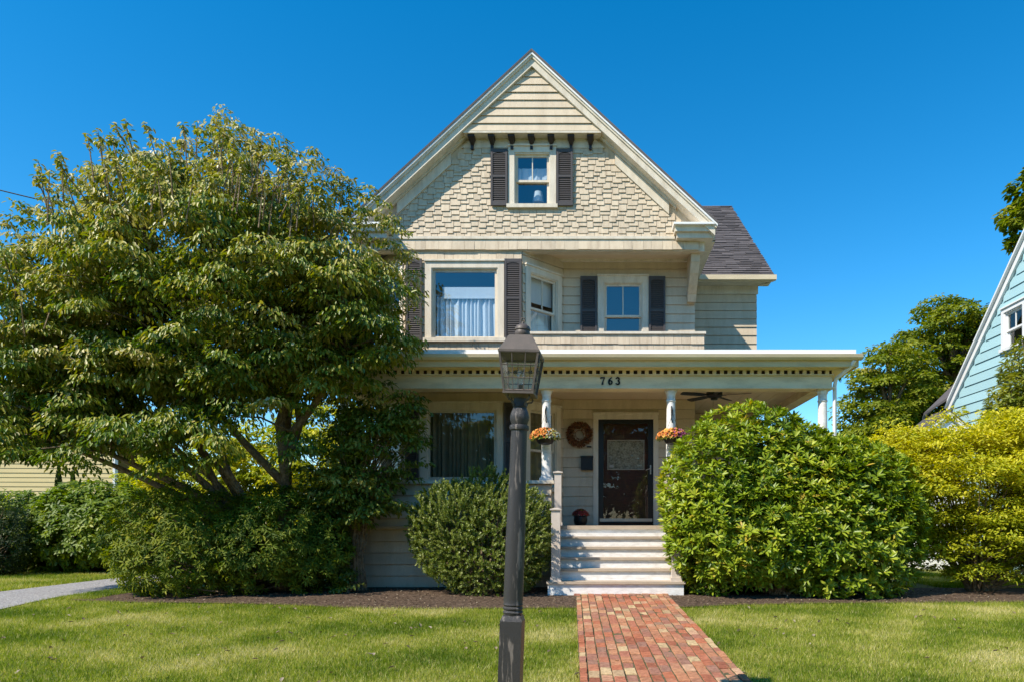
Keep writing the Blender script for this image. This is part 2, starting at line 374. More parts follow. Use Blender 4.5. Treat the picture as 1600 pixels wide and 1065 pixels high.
for c in range(12):
    off = (c % 2) * .10 + random.uniform(-.012, .012)
    s = .06 - off
    while s < 6.6:
        s += BL
        slots.append((.105 + (c + .5) * BW, s - BL / 2, 0))
for side in (0, 1):
    s = .07
    while s < 6.6:
        slots.append((.068 + side * 1.316, s, 1)); s += .205
for c in range(14): slots.append((.05 + c * .103, .012, 2))
slots.sort(key=lambda q: (-q[1] if q[1] < 5.05 else 99, q[0]))
rest = MB(); rest_r = []
edge_m = [brick_mesh(40 + k, .062, .198) for k in range(3)]; head_m = [brick_mesh(60 + k, .096, .06) for k in range(2)]
nb = 0
for u, s, kd in slots:
    x, y = path_pt(u, s); sl = math.atan(.0385) if y < 10.4 else 0
    me = random.choice((bmeshes, edge_m, head_m)[kd]); z = ground(y) - .010 + random.uniform(-.008, .008)
    rz = -PA * -1 + random.uniform(-.02, .02)
    if nb < 300 and s < 5.05:
        o = bpy.data.objects.new('brick', me); COL.objects.link(o); o.parent = path; o.location = (x, y, z); o.rotation_euler = (sl + random.uniform(-.02, .02), random.uniform(-.035, .035), rz); nb += 1
    else:
        n0 = len(me.vertices)
        rest.add([(x + p.co.x, y + p.co.y, z + p.co.z) for p in me.vertices], [tuple(q.vertices) for q in me.polygons]); rest_r += [random.random()] * n0
ro = rest.obj('brick_course', M['brick'], path); ro['kind'] = 'stuff'
a = ro.data.attributes.new('rnd', 'FLOAT', 'POINT'); a.data.foreach_set('value', rest_r)

# ------------------------------------------------------------------ the house
house = thing('shingled_house', 'cream shingled house with steep front gable and wide columned porch', 'house', (-1.1, 12.9, 0))
YD, YB = 13.70, 12.95                                    # entry wall, bay and gable front
wedge = MB().add([(0, -.024, 0), (1, -.024, 0), (1, .006, 0), (0, .006, 0), (0, -.009, 1), (1, -.009, 1), (1, .006, 1), (0, .006, 1)], MB.BF)
WM = {k: wedge.mesh(n, M[k]) for k, n in (('cream', 'siding_board'), ('shake', 'shingle'), ('yellow', 'yellow_board'), ('blue', 'blue_board'), ('roof', 'roof_shingle'))}

def piece(name, key, parent, fr, u0, u1, z0, z1, d=0.0, thick=1.0, twist=0.0):
    o = bpy.data.objects.new(name, WM[key]); COL.objects.link(o); o.parent = parent; ORG[o] = ORG[parent]
    o.location = Vector(fr.P(u0, z0, d)) - ORG[parent]; o.rotation_euler = (0, twist, fr.a); o.scale = (u1 - u0, thick, z1 - z0)
    return o

def free(u0, u1, za, zb, openings):
    iv = [(u0, u1)]
    for a, b, c, d in openings:
        ov = min(zb, d) - max(za, c)
        if ov <= .3 * (zb - za): continue
        nx = []
        for p, q in iv:
            if b <= p or a >= q: nx.append((p, q)); continue
            if a > p: nx.append((p, a))
            if b < q: nx.append((b, q))
        iv = nx
    return [(p, q) for p, q in iv if q - p > .02]

def siding(parent, fr, u0, u1, z0, z1, exp, openings=(), key='cream', name='siding_board', split=None, d=0.0, lim=None, thick=(1.25, 1.5)):
    n = max(1, round((z1 - z0) / exp)); h = (z1 - z0) / n
    for i in range(n):
        za = z0 + i * h; zb = za + h; a0, a1 = (u0, u1) if lim is None else lim(zb - .25 * h)
        if a1 - a0 < .05: continue
        for p, q in free(a0, a1, za, zb, openings):
            if split is None:
                piece(name, key, parent, fr, p, q, za, zb - .006 * thick[0], d, random.uniform(*thick)); continue
            x = p
            while x < q - 1e-4:
                w = random.uniform(*split); e = x + w
                if q - e < split[0] * .6: e = q
                g = .004
                piece(name, key, parent, fr, x + (g if x > p else 0), e, za + random.uniform(-.004, .004), zb - .006, d, random.uniform(1.05, 1.5), 0)
                x = e

def panel(parent, name, fr, u0, u1, z0, z1, openings=(), mat=None, t=.10):
    m = MB(); us = sorted({u0, u1, *[o[0] for o in openings], *[o[1] for o in openings]}); zs = sorted({z0, z1, *[o[2] for o in openings], *[o[3] for o in openings]})
    for a, b in zip(us, us[1:]):
        for c, d in zip(zs, zs[1:]):
            cu, cz = (a + b) / 2, (c + d) / 2
            if any(o[0] < cu < o[1] and o[2] < cz < o[3] for o in openings): continue
            m.boxf(fr, a, b, c, d, -t, -.004)
    return m.obj(name, mat or M['cream'], parent)

def window(parent, fr, u0, u1, z0, z1, style='double', cs=.10, glass='glass', sill=.05, muntin=True, proud=.05, tm='trim'):
    """casing (the part itself) > sill, sash, glass, muntin"""
    a, b, c, d = u0 + cs, u1 - cs, z0 + sill, z1 - cs
    m = MB(); m.boxf(fr, u0, a, z0, z1, -.08, proud); m.boxf(fr, b, u1, z0, z1, -.08, proud); m.boxf(fr, a, b, d, z1, -.08, proud)
    m.boxf(fr, u0 - .012, u1 + .012, z1, z1 + .03, -.02, proud + .03)                      # drip cap
    m.boxf(fr, a - .004, a + .02, c, d, -.07, proud - .018); m.boxf(fr, b - .02, b + .004, c, d, -.07, proud - .018); m.boxf(fr, a + .02, b - .02, d - .02, d + .004, -.07, proud - .018)
    w = m.obj('window', M[tm], parent)
    MB().boxf(fr, u0 - .03, u1 + .03, z0 - .02, c, -.08, proud + .035).obj('sill', M[tm], w)
    a += .02; b -= .02; d -= .02
    def sash(c, d, dd, name, mun):
        r = .042; q = MB(); q.boxf(fr, a, a + r, c, d, dd - .035, dd); q.boxf(fr, b - r, b, c, d, dd - .035, dd)
        q.boxf(fr, a + r, b - r, c, c + r, dd - .035, dd); q.boxf(fr, a + r, b - r, d - r, d, dd - .035, dd); s = q.obj(name, M[tm], w)
        MB().add([fr.P(a + r, c + r, dd - .018), fr.P(b - r, c + r, dd - .018), fr.P(b - r, d - r, dd - .018), fr.P(a + r, d - r, dd - .018)], [(0, 1, 2, 3)]).obj('pane', M[glass], w)
        if mun:
            k = (a + b) / 2; MB().boxf(fr, k - .009, k + .009, c + r, d - r, dd - .026, dd - .004).obj('muntin', M[tm], w)
    if style == 'picture': sash(c, d, -.01, 'sash', False)
    else:
        mid = c + (d - c) * .485; sash(mid - .02, d, -.012, 'sash', muntin); sash(c, mid + .02, -.052, 'sash', False)
    return w, (a, b, c, d)

def shutter(parent, fr, u0, u1, z0, z1):
    m = MB(); r = .038; t0, t1 = .046, .080; mid = z0 + (z1 - z0) * .52
    m.boxf(fr, u0, u0 + r, z0, z1, t0, t1); m.boxf(fr, u1 - r, u1, z0, z1, t0, t1)
    for c, d in ((z0, z0 + .075), (mid - .022, mid + .022), (z1 - .06, z1)): m.boxf(fr, u0 + r, u1 - r, c, d, t0, t1 - .003)
    k = (u0 + u1) / 2                                                                       # shaped top rail
    m.prismf(fr, [(u0 + r, z1 - .10), (u0 + r + .05, z1 - .075), (k, z1 - .065), (u1 - r - .05, z1 - .075), (u1 - r, z1 - .10), (u1 - r, z1 - .06), (u0 + r, z1 - .06)], t0, t1 - .006)
    s = m.obj('shutter', M['shutter'], parent)
    lv = MB(); lv.boxf(fr, u0 + r, u1 - r, z0 + .07, z1 - .06, t0 + .001, t0 + .006)
    z = z0 + .08
    while z < z1 - .085:
        if abs(z - mid) > .03:
            P = fr.P; a, b = u0 + r, u1 - r
            lv.hexa([P(a, z, t1 - .010), P(b, z, t1 - .010), P(b, z + .004, t0 + .006), P(a, z + .004, t0 + .006)], [P(a, z + .006, t1 - .010), P(b, z + .006, t1 - .010), P(b, z + .034, t0 + .006), P(a, z + .034, t0 + .006)])
        z += .040
    lo = lv.obj('louver', M['shutter'], s); lo['kind'] = 'stuff'
    return s

def rect(D, x0, x1, y1, y0, fr):     # photo box on a frontal wall -> u0,u1,z0,z1 in that wall's frame
    return (at(x0, D) - fr.x, at(x1, D) - fr.x, zt(y0, D), zt(y1, D))

ZF = E - .06                         # porch floor
ZC = E + 2.46                        # porch ceiling
# --- entry wall and balcony wall
XC, XR = -.577, 2.06
fE = Fr(XC, YD); wE = XR - XC
door = rect(YD, 927, 1028.5, 646.8, 821, fE)
dop = (door[0] + .10, door[1] - .10, ZF, door[3] - .10)
w1 = panel(house, 'entry_wall', fE, 0, wE, ZF, ZC, [dop])
siding(w1, fE, 0, wE, ZF + .0, ZC - .0, .2, [door])
fB = fE
bw = rect(YD, 933.9, 1013, 433, 545, fB)
w2 = panel(house, 'balcony_wall', fB, 0, wE, ZC, E + 5.3, [(bw[0] + .1, bw[1] - .1, bw[2] + .05, bw[3] - .1)])
siding(w2, fB, 0, wE, E + 2.9, E + 5.24, .185, [bw])
window(house, fB, *bw, 'double', .12, 'upglass')
shutter(house, fB, at(907, YD) - XC, at(932.8, YD) - XC, bw[2], bw[3] - .01)
shutter(house, fB, at(1013.6, YD) - XC, at(1039, YD) - XC, bw[2], bw[3] - .01)

# --- the two-storey bay: left face, front, right face
XB0, XB1 = -3.52, -1.335
fF = Fr(XB0, YB); wF = XB1 - XB0
sl = YD - YB
fRt = Fr(XB1, YB, R(45)); fLf = Fr(XB0 - sl, YD, R(-45)); wS = sl * math.sqrt(2)
p1 = rect(YB, 656.6, 786.7, 629, 752, fF)
p2 = rect(YB, 664.8, 788, 410, 533, fF)
b1 = panel(house, 'bay_wall', fF, 0, wF, ZF, E + 3.1, [(p1[0] + .1, p1[1] - .1, p1[2] + .05, p1[3] - .1)])
siding(b1, fF, 0, wF, ZF, ZC, .2, [p1])
b2 = panel(house, 'bay_wall', fF, 0, wF, E + 3.1, E + 5.34, [(p2[0] + .1, p2[1] - .1, p2[2] + .05, p2[3] - .1)])
shz = [(p2[0] - .33, p2[1] + .33, p2[2], p2[3])]
siding(b2, fF, 0, wF, E + 3.08, p2[2] - .02, .16, [], 'shake', 'shingle', (.09, .2))
siding(b2, fF, 0, wF, p2[3] + .03, E + 5.12, .16, [], 'shake', 'shingle', (.12, .26))
siding(b2, fF, 0, wF, p2[2], p2[3] + .03, .16, [p2], 'shake', 'shingle', (.3, .5))
window(house, fF, *p1, 'picture', .12, 'glass')
window(house, fF, *p2, 'picture', .12, 'upglass')
shutter(house, fF, at(635.6, YB) - XB0, at(660.5, YB) - XB0, p2[2], p2[3] + .04)
shutter(house, fF, at(789, YB) - XB0, at(815.2, YB) - XB0, p2[2], p2[3] + .04)
shutter(house, fF, at(788.5, YB) - XB0, at(814.6, YB) - XB0, p1[2], p1[3])
shutter(house, fF, at(634.5, YB) - XB0, at(655, YB) - XB0, p1[2], p1[3])
a1 = (.06, wS - .10, E + .62, E + 2.28); a2 = (.07, wS - .07, E + 3.45, E + 4.88)
for fr, nm in ((fRt, 'r'), (fLf, 'l')):
    q1 = panel(house, 'bay_wall', fr, 0, wS, ZF, E + 3.1, [(a1[0] + .1, a1[1] - .1, a1[2] + .05, a1[3] - .1)])
    siding(q1, fr, 0.01, wS - .01, ZF, ZC, .2, [a1])
    q2 = panel(house, 'bay_wall', fr, 0, wS, E + 3.1, E + 5.3, [(a2[0] + .1, a2[1] - .1, a2[2] + .05, a2[3] - .1)])
    siding(q2, fr, 0.01, wS - .01, E + 3.1, E + 5.24, .185, [a2])
    window(house, fr, *a1, 'double', .11, 'glass', muntin=False)
    window(house, fr, *a2, 'double', .11, 'glass')

# --- shell, floors and rooms behind the windows
m = MB()
m.box(-4.27, -4.17, YD + .1, 22, 0, E + 5.3); m.box(XR - .1, XR, YD, 22, 0, E + 5.3); m.box(-4.27, XR, 21.9, 22, 0, E + 5.3)
m.obj('side_wall', M['cream'], house)
m = MB()
m.box(-4.16, XR - .11, 16.9, 17.0, .9, E + 8); m.box(-.62, -.54, YD + .02, 16.9, .9, E + 5.2)
m.obj('interior_wall', M['room'], house)
m = MB()
m.box(-4.2, XR - .06, 13.72, 21.9, ZF - .17, ZF - .005); m.box(-4.2, XR - .06, YD + .1, 21.9, E + 2.72, E + 2.86); m.box(-4.2, XR - .03, YB + .08, 21.9, E + 5.24, E + 5.34)
m.obj('interior_floor', M['room'], house)

# --- porch platform, ceiling, roof, frieze
YC = 11.85
m = MB(); m.box(-4.55, 4.15, 11.62, 12.6, ZF - .05, ZF); m.box(-4.55, 4.15, 12.6, 15.4, ZF - .05, ZF - .001); m.obj('porch_floor', M['tread'], house)
m = MB(); m.box(-4.4, 3.9, 11.86, 13.72, ZC, ZC + .02); m.box(XR, 3.9, 13.72, 15.4, ZC, ZC + .02)
pc = m.obj('porch_ceiling', M['ceiling'], house)
for i in range(26):
    x = -4.2 + i * .31
    if x < 3.85: MB().box(x, x + .012, 11.9, 13.6 if x < XR else 15.35, ZC - .006, ZC + .001).obj('bead', M['ceiling'], pc)
# knee wall, left of the steps and (behind the shrubs) right of them
for (xa, xb) in ((-4.55, -.70), (1.28, 4.15)):
    fk = Fr(xa, 11.74); L_ = xb - xa
    kw = panel(house, 'knee_wall', fk, 0, L_, -.05, E + .66, (), M['cream'], .16)
    siding(kw, fk, 0, L_, .02, E + .66, .2, (), 'cream', 'siding_board', thick=(2.0, 2.4))
    m = MB(); m.box(xa - .05, xb + .05, 11.64, 11.98, E + .66, E + .715); m.obj('rail_cap', M['trim'], kw)
fk = Fr(4.15, 11.74, R(90)); panel(house, 'knee_wall', fk, .17, 3.6, 0, E + .66, (), M['cream'], .16)
fk = Fr(-4.55, 13.7, R(-90)); panel(house, 'knee_wall', fk, 0, 1.8, 0, E + .66, (), M['cream'], .16)

def column(x, y):
    z0, z1 = E + .715, E + 2.325; m = MB()
    prof = [(.105, .05), (.105, .075), (.095, .09), (.088, .10), (.086, .3), (.083, .8), (.074, 1.33), (.074, 1.36), (.085, 1.375), (.085, 1.395), (.075, 1.405), (.075, 1.49), (.09, 1.52), (.098, 1.545), (.098, 1.56)]
    m.lathe(x, y, prof, 28, z0)
    c = m.obj('porch_column', M['white'], house, smooth=True)
    MB().box(x - .115, x + .115, y - .115, y + .115, z0, z0 + .05).obj('plinth', M['white'], c)
    MB().box(x - .115, x + .115, y - .115, y + .115, z1 - .05, z1).obj('abacus', M['trim'], c)
for x in (-4.30, -.79, 1.37, 4.0): column(x, YC)

zb, zm, zd = E + 2.315, E + 2.53, E + 2.62             # beam foot, dentil band foot, soffit
m = MB(); m.box(-4.5, 4.12, 11.72, 11.98, zb, zd); m.box(3.88, 4.12, 11.98, 15.4, zb, zd); m.box(-4.5, -4.26, 11.98, 13.7, zb, zd)
fz = m.obj('porch_frieze', M['frieze'], house)
MB().box(-4.53, 4.15, 11.69, 12.0, zb - .025, zb).obj('frieze_molding', M['frieze'], fz)
MB().box(-4.49, 4.11, 11.712, 11.72, zm + .004, zd - .004).obj('dentil_backing', M['brown'], fz)
MB().box(-4.52, 4.14, 11.675, 11.72, zm - .018, zm + .004).obj('dentil_ledge', M['frieze'], fz)
dm = MB().box(-.031, .031, -.042, 0, 0, zd - zm - .006).mesh('dentil', M['frieze'])
k = 0; x = -4.46
while x < 4.12:
    o = bpy.data.objects.new('dentil', dm); COL.objects.link(o); o.parent = fz; o.location = Vector((x, 11.712, zm + .004)) - ORG[house]; x += .1285
pr = MB()
pr.add([(-4.86, 11.46, E + 2.86), (4.42, 11.46, E + 2.86), (4.42, 15.4, E + 3.45), (-4.86, 13.9, E + 3.22), (-4.86, 11.46, E + 2.80), (4.42, 11.46, E + 2.80), (4.42, 15.4, E + 2.80), (-4.86, 13.9, E + 2.80)],
       [(0, 1, 2, 3), (4, 7, 6, 5), (0, 4, 5, 1), (1, 5, 6, 2), (2, 6, 7, 3), (3, 7, 4, 0)])
proof = pr.obj('porch_roof', M['roof'], house)
m = MB(); m.box(-4.90, 4.46, 11.49, 11.72, zd, zd + .02); m.box(4.12, 4.46, 11.72, 15.4, zd, zd + .02); m.box(-4.9, -4.5, 11.72, 13.7, zd, zd + .02); m.obj('soffit', M['frieze'], proof)
m = MB(); m.box(-4.92, 4.48, 11.465, 11.49, zd - .012, E + 2.80); m.box(4.455, 4.48, 11.49, 15.4, zd - .012, E + 2.80); m.obj('fascia', M['fascia'], proof)
m = MB(); m.box(-4.7, 4.3, 11.62, 11.71, zd - .022, zd); m.obj('bed_molding', M['frieze'], proof)
prof = [(11.465, E + 2.71), (11.41, E + 2.715), (11.375, E + 2.75), (11.36, E + 2.80), (11.375, E + 2.805), (11.465, E + 2.805)]
m = MB(); nn = len(prof)
m.add([(-4.96, y, z) for y, z in prof] + [(4.52, y, z) for y, z in prof], [tuple(range(nn)), tuple(range(2 * nn - 1, nn - 1, -1))] + [(i, i + nn, (i + 1) % nn + nn, (i + 1) % nn) for i in range(nn)])
m.obj('gutter', M['gutter'], proof)
m = MB(); m.box(-4.86, 4.42, 11.44, 11.75, E + 2.86, E + 2.885); m.box(-4.86, 4.42, 11.43, 11.44, E + 2.806, E + 2.885); m.obj('roof_edge', M['flash'], proof)
m = MB()
m.tube([(4.40, 11.44, E + 2.71), (4.36, 11.50, E + 2.62), (4.20, 11.74, E + 2.47), (4.19, 11.79, E + 2.36), (4.19, 11.79, .1)], .034, 10)
m.obj('downspout', M['flash'], house, smooth=True)

# house number
def ribbon(m, fr, pts, w, d0, d1):
    w = [q * 1.28 for q in w]
    for (p, q), (wa, wb) in zip(zip(pts, pts[1:]), zip(w, w[1:])):
        du, dz = q[0] - p[0], q[1] - p[1]; l = math.hypot(du, dz) or 1; nu, nz = -dz / l, du / l; ex = .12 * min(wa, wb)
        m.prismf(fr, [(p[0] + nu * wa / 2 - du / l * ex, p[1] + nz * wa / 2 - dz / l * ex), (p[0] - nu * wa / 2 - du / l * ex, p[1] - nz * wa / 2 - dz / l * ex), (q[0] - nu * wb / 2 + du / l * ex, q[1] - nz * wb / 2 + dz / l * ex), (q[0] + nu * wb / 2 + du / l * ex, q[1] + nz * wb / 2 + dz / l * ex)], d0, d1)
fn = Fr(0, 11.72); hz = E + 2.36; hh = .125
def arc(cx, cz, rx, rz, a0, a1, n=14): return [(cx + rx * math.cos(R(a0 + (a1 - a0) * i / n)), cz + rz * math.sin(R(a0 + (a1 - a0) * i / n))) for i in range(n + 1)]
def digit(ch, u):
    m = MB(); h = hh
    if ch == '7':
        ribbon(m, fn, [(u, hz + h - .026), (u + .004, hz + h - .008), (u + .07, hz + h - .008)], [.012, .018, .018], .004, .016)
        ribbon(m, fn, [(u + .07, hz + h - .006), (u + .042, hz + h * .5), (u + .032, hz + h * .2), (u + .030, hz)], [.012, .014, .022, .026], .003, .0155)
    elif ch == '6':
        pts = [(u + .064, hz + h - .006), (u + .045, hz + h - .012)] + arc(u + .036, hz + .045, .03, .045, 125, 250, 8)
        ribbon(m, fn, pts, [.010, .014] + [.021] * 9, .004, .016)
        ribbon(m, fn, arc(u + .037, hz + .037, .026, .031, 0, 360, 18), [.013 + .008 * abs(math.cos(R(i * 20))) for i in range(19)], .003, .0155)
    else:
        ribbon(m, fn, [(u + .006, hz + h - .03)] + arc(u + .034, hz + h - .033, .026, .027, 150, -80, 10), [.016] * 4 + [.020] * 8, .004, .016)
        ribbon(m, fn, arc(u + .034, hz + .034, .030, .032, 85, -150, 12) + [(u + .004, hz + .024)], [.012] + [.021] * 9 + [.015] * 4, .003, .0155)
    return m.obj('house_number', M['black'], house)
digit('7', at(938.5, 11.7)); digit('6', at(950.5, 11.7)); digit('3', at(962, 11.7))

# --- steps and newel posts
st = thing('tmp', None, None, (0, 0, 0)); bpy.data.objects.remove(st)
m = MB(); ST = []
tops = [E - .06, E - .235, E - .402, E - .565, E - .728, E - .905]
yn = [11.62, 11.40, 11.16, 10.92, 10.68, 10.42]                     # riser faces
sm = MB().box(-.60, 1.33, 11.47, 11.7, 0, ZF - .12); steps = sm.obj('porch_steps', M['white'], house)
for i in range(6):
    xa, xb = (-.60, 1.33) if i < 5 else (-.675, 1.40)
    low = tops[i + 1] if i < 5 else -.04
    o = MB().box(xa, xb, yn[i], yn[i] + .02, low, tops[i] - .036).obj('riser', M['white'], steps)
    if i: MB().box(xa - .02, xb + .02, yn[i] - .035, yn[i - 1], tops[i] - .036, tops[i]).obj('tread', M['tread'], steps)
MB().box(-.66, 1.39, 11.58, 11.64, ZF - .055, ZF + .004).obj('nosing', M['tread'], steps)
sd = MB()
for xs_ in (-.64, 1.33):
    for i in range(1, 6): sd.box(xs_ - (.03 if i == 5 else 0), xs_ + .04 + (.03 if i == 5 else 0), yn[i] + .02 + (.003 if i == 5 else 0), yn[i - 1] + .02, 0 - .04, tops[i] - .037)
sd.obj('side_board', M['white'], steps)
def newel(x, y, z0, z1, w, mat):
    m = MB(); m.box(x - w / 2, x + w / 2, y - w / 2, y + w / 2, z0, z1); m.box(x - w / 2 - .018, x + w / 2 + .018, y - w / 2 - .018, y + w / 2 + .018, z0, z0 + .06)
    n = m.obj('newel_post', mat, house)
    c = MB(); c.box(x - w / 2 - .022, x + w / 2 + .022, y - w / 2 - .022, y + w / 2 + .022, z1, z1 + .022)
    c.add([(x - w / 2 - .01, y - w / 2 - .01, z1 + .022), (x + w / 2 + .01, y - w / 2 - .01, z1 + .022), (x + w / 2 + .01, y + w / 2 + .01, z1 + .022), (x - w / 2 - .01, y + w / 2 + .01, z1 + .022), (x, y, z1 + .04)], [(0, 1, 4), (1, 2, 4), (2, 3, 4), (3, 0, 4)])
    c.obj('newel_cap', mat, n)
M['newel'] = paint('taupe_newel_paint', (.58, .50, .43), (.6, .55, .5), .5, .55, 5, (2, 2, 1), .15, .02)
for sx in (-.555, 1.29):
    newel(sx - (.0 if sx < 0 else -.0), 10.50, E - .905, E + .185, .135, M['newel'])
    newel(sx - .02 if sx < 0 else sx + .02, 11.56, ZF, E + .83, .115, M['newel'])

# --- entry door: casing, storm door, wooden door behind it
m = MB(); pr_ = .045
m.boxf(fE, door[0], dop[0], ZF, door[3], -.08, pr_); m.boxf(fE, dop[1], door[1], ZF, door[3], -.08, pr_); m.boxf(fE, dop[0], dop[1], dop[3], door[3], -.08, pr_); m.boxf(fE, door[0] - .015, door[1] + .015, door[3], door[3] + .035, -.02, pr_ + .03)
m.obj('door_casing', M['trim'], house)
a, b, c, d = dop; rr = .105
m = MB(); m.boxf(fE, a, a + rr, c + .04, d, -.03, .01); m.boxf(fE, b - rr, b, c + .04, d, -.03, .01); m.boxf(fE, a + rr, b - rr, d - .085, d, -.03, .01); m.boxf(fE, a + rr, b - rr, c + .04, c + .075, -.03, .01); m.boxf(fE, a, b, c, c + .02, -.03, .012)
sdoor = m.obj('storm_door', M['storm'], house)
MB().boxf(fE, a + .03, b - .02, c + .075, c + .135, .008, .018).obj('kick_plate', M['steel'], sdoor)
MB().add([fE.P(a + rr, c + .075, -.012), fE.P(b - rr, c + .075, -.012), fE.P(b - rr, d - .085, -.012), fE.P(a + rr, d - .085, -.012)], [(0, 1, 2, 3)]).obj('pane', M['storm_glass'], sdoor)
m = MB(); hx = b - .055; hzz = zt(733, YD); m.boxf(fE, hx - .012, hx + .012, hzz - .09, hzz + .09, .01, .022); m.tube([fE.P(hx, hzz + .02, .02), fE.P(hx, hzz + .02, .06), fE.P(hx - .06, hzz + .005, .062), fE.P(hx - .10, hzz - .012, .06)], .009, 8)
m.obj('handle', M['steel'], sdoor)
wa, wb_, wc, wd = at(950.7, YD) - XC, at(1006, YD) - XC, zt(731, YD), zt(687, YD)
m = MB(); m.boxf(fE, a, wa, c, d, -.16, -.11); m.boxf(fE, wb_, b, c, d, -.16, -.11); m.boxf(fE, wa, wb_, c, wc, -.16, -.11); m.boxf(fE, wa, wb_, wd, d, -.16, -.11)
for z in (c + .2, c + .42, c + .64): m.boxf(fE, wa - .02, wb_ + .02, z, z + .17, -.11, -.098)
m.prismf(fE, [(wa - .06, wd + .02)] + [(wa - .06 + (wb_ - wa + .12) * i / 10, wd + .05 + .09 * math.sin(math.pi * i / 10)) for i in range(11)] + [(wb_ + .06, wd + .02)], -.11, -.099)
wdoor = m.obj('wooden_door', M['walnut'], house)
m = MB()
for q in range(1): m.boxf(fE, wa - .02, wb_ + .02, wd, wd + .02, -.11, -.092); m.boxf(fE, wa - .02, wb_ + .02, wc - .02, wc, -.11, -.092); m.boxf(fE, wa - .02, wa, wc, wd, -.11, -.092); m.boxf(fE, wb_, wb_ + .02, wc, wd, -.11, -.092)
m.obj('window_molding', M['trim'], wdoor)
MB().boxf(fE, wa, wb_, wc, wd, -.15, -.135).obj('lace_panel', M['lace'], wdoor)
m = MB(); m.prismf(fE, [(wa + .065 + .05 * math.cos(R(k * 20)), wc + .055 + .028 * math.sin(R(k * 20))) for k in range(18)], -.135, -.125); m.obj('sticker', M['white'], wdoor)
m = MB(); m.boxf(fE, at(917, YD) - XC, at(924, YD) - XC, zt(698.5, YD), zt(696.5, YD), .02, .05); m.obj('doorbell', M['black'], house)
MB().lathe(at(984, 12.4), 12.4, [(.09, -.05), (.15, -.035), (.16, 0)], 24, ZC).obj('ceiling_light', M['bronze'], house, smooth=True)

# --- balcony: parapet, header, side bracket
YP = 12.84
fP = Fr(XB1 + .02, YP); wP = at(1100, YP) - fP.x
par = panel(house, 'parapet', fP, -.0, wP, E + 3.02, E + 3.52, (), M['cream'], .12)
siding(par, fP, 0, wP, E + 3.16, E + 3.52, .165, (), 'shake', 'shingle', (.10, .24))
MB().boxf(fP, -.02, wP + .03, E + 3.52, E + 3.565, -.14, .05).obj('parapet_cap', M['trim'], par)
MB().box(fP.x + wP - .12, fP.x + wP, YP + .12, YD, E + 3.0, E + 3.52).obj('parapet_return', M['cream'], par)
fH = Fr(-4.05, YB - .03); wH = at(1091, YB) + 4.05
hd = MB().box(-4.2, 2.04, YB - .025, YB + .14, E + 5.115, E + 5.34).obj('header', M['cream'], house)
siding(hd, fH, 0, wH, E + 5.135, E + 5.305, .17, (), 'shake', 'shingle', (.13, .28))
m = MB(); m.box(XB1 + .05, 1.9, YB + .14, YB + .2, E + 5.14, E + 5.24); m.box(XB1 + .4, 1.9, YD - .09, YD - .02, E + 5.19, E + 5.245); m.obj('header_molding', M['trim'], hd)
MB().box(XC - .9, 2.0, YB + .14, YD, E + 5.235, E + 5.242).obj('balcony_ceiling', M['ceiling'], house)
m = MB(); prf = [(YB + .1, E + 5.12), (YB + .14, E + 4.98), (YB + .26, E + 4.80), (YB + .42, E + 4.62), (YB + .55, E + 4.5), (YB + .62, E + 4.37), (YD, E + 4.37), (YD, E + 5.2), (YB + .1, E + 5.2)]
xa, xb = 1.90, 2.055; n = len(prf)
m.add([(xa, y, z) for y, z in prf] + [(xb, y, z) for y, z in prf], [tuple(range(n - 1, -1, -1)), tuple(range(n, 2 * n))] + [(i, (i + 1) % n, (i + 1) % n + n, i + n) for i in range(n)])
brk = m.obj('side_bracket', M['cream'], house)
for (y0, z0_), (y1, z1_) in zip(prf[:5], prf[1:6]):
    MB().add([(xa - .006, y0 - .02, z0_), (xb + .006, y0 - .02, z0_), (xb + .006, y1 - .025, z1_ - .012), (xa - .006, y1 - .025, z1_ - .012), (xa - .006, y0 + .012, z0_), (xb + .006, y0 + .012, z0_), (xb + .006, y1, z1_), (xa - .006, y1, z1_)], MB.BF).obj('shingle', M['shake'], brk)

# --- front gable
AX, AZ, SLP = -1.116, E + 8.73, .924
HALF = 3.45
SA = math.atan(SLP); CSA, SSA = math.cos(SA), math.sin(SA)
fG = Fr(AX, YB)
zg0 = E + 5.38
def zroof(u, p): return AZ - p / CSA - SLP * abs(u)         # height of the line p below the roof surface
gw = rect(YB, 794.6, 869, 231, 325.5, fG)
hol = (gw[0] + .09, gw[1] - .09, gw[2] + .05, gw[3] - .1)
m = MB(); zz = lambda u: zroof(u, .16)
m.prismf(fG, [(-3.1, zg0 - .1), (hol[0], zg0 - .1), (hol[0], zz(hol[0])), (-3.1, max(zz(3.1), zg0))], -.09, -.004)
m.prismf(fG, [(hol[1], zg0 - .1), (3.1, zg0 - .1), (3.1, max(zz(3.1), zg0)), (hol[1], zz(hol[1]))], -.09, -.004)
m.prismf(fG, [(hol[0], zg0 - .1), (hol[1], zg0 - .1), (hol[1], hol[2]), (hol[0], hol[2])], -.09, -.004)
m.prismf(fG, [(hol[0], hol[3]), (hol[1], hol[3]), (hol[1], zz(hol[1])), (0, zz(0)), (hol[0], zz(hol[0]))], -.09, -.004)
gable = m.obj('gable_wall', M['cream'], house)
zband = E + 7.07
rows = 16; hrow = (zband - zg0) / rows; cand = []
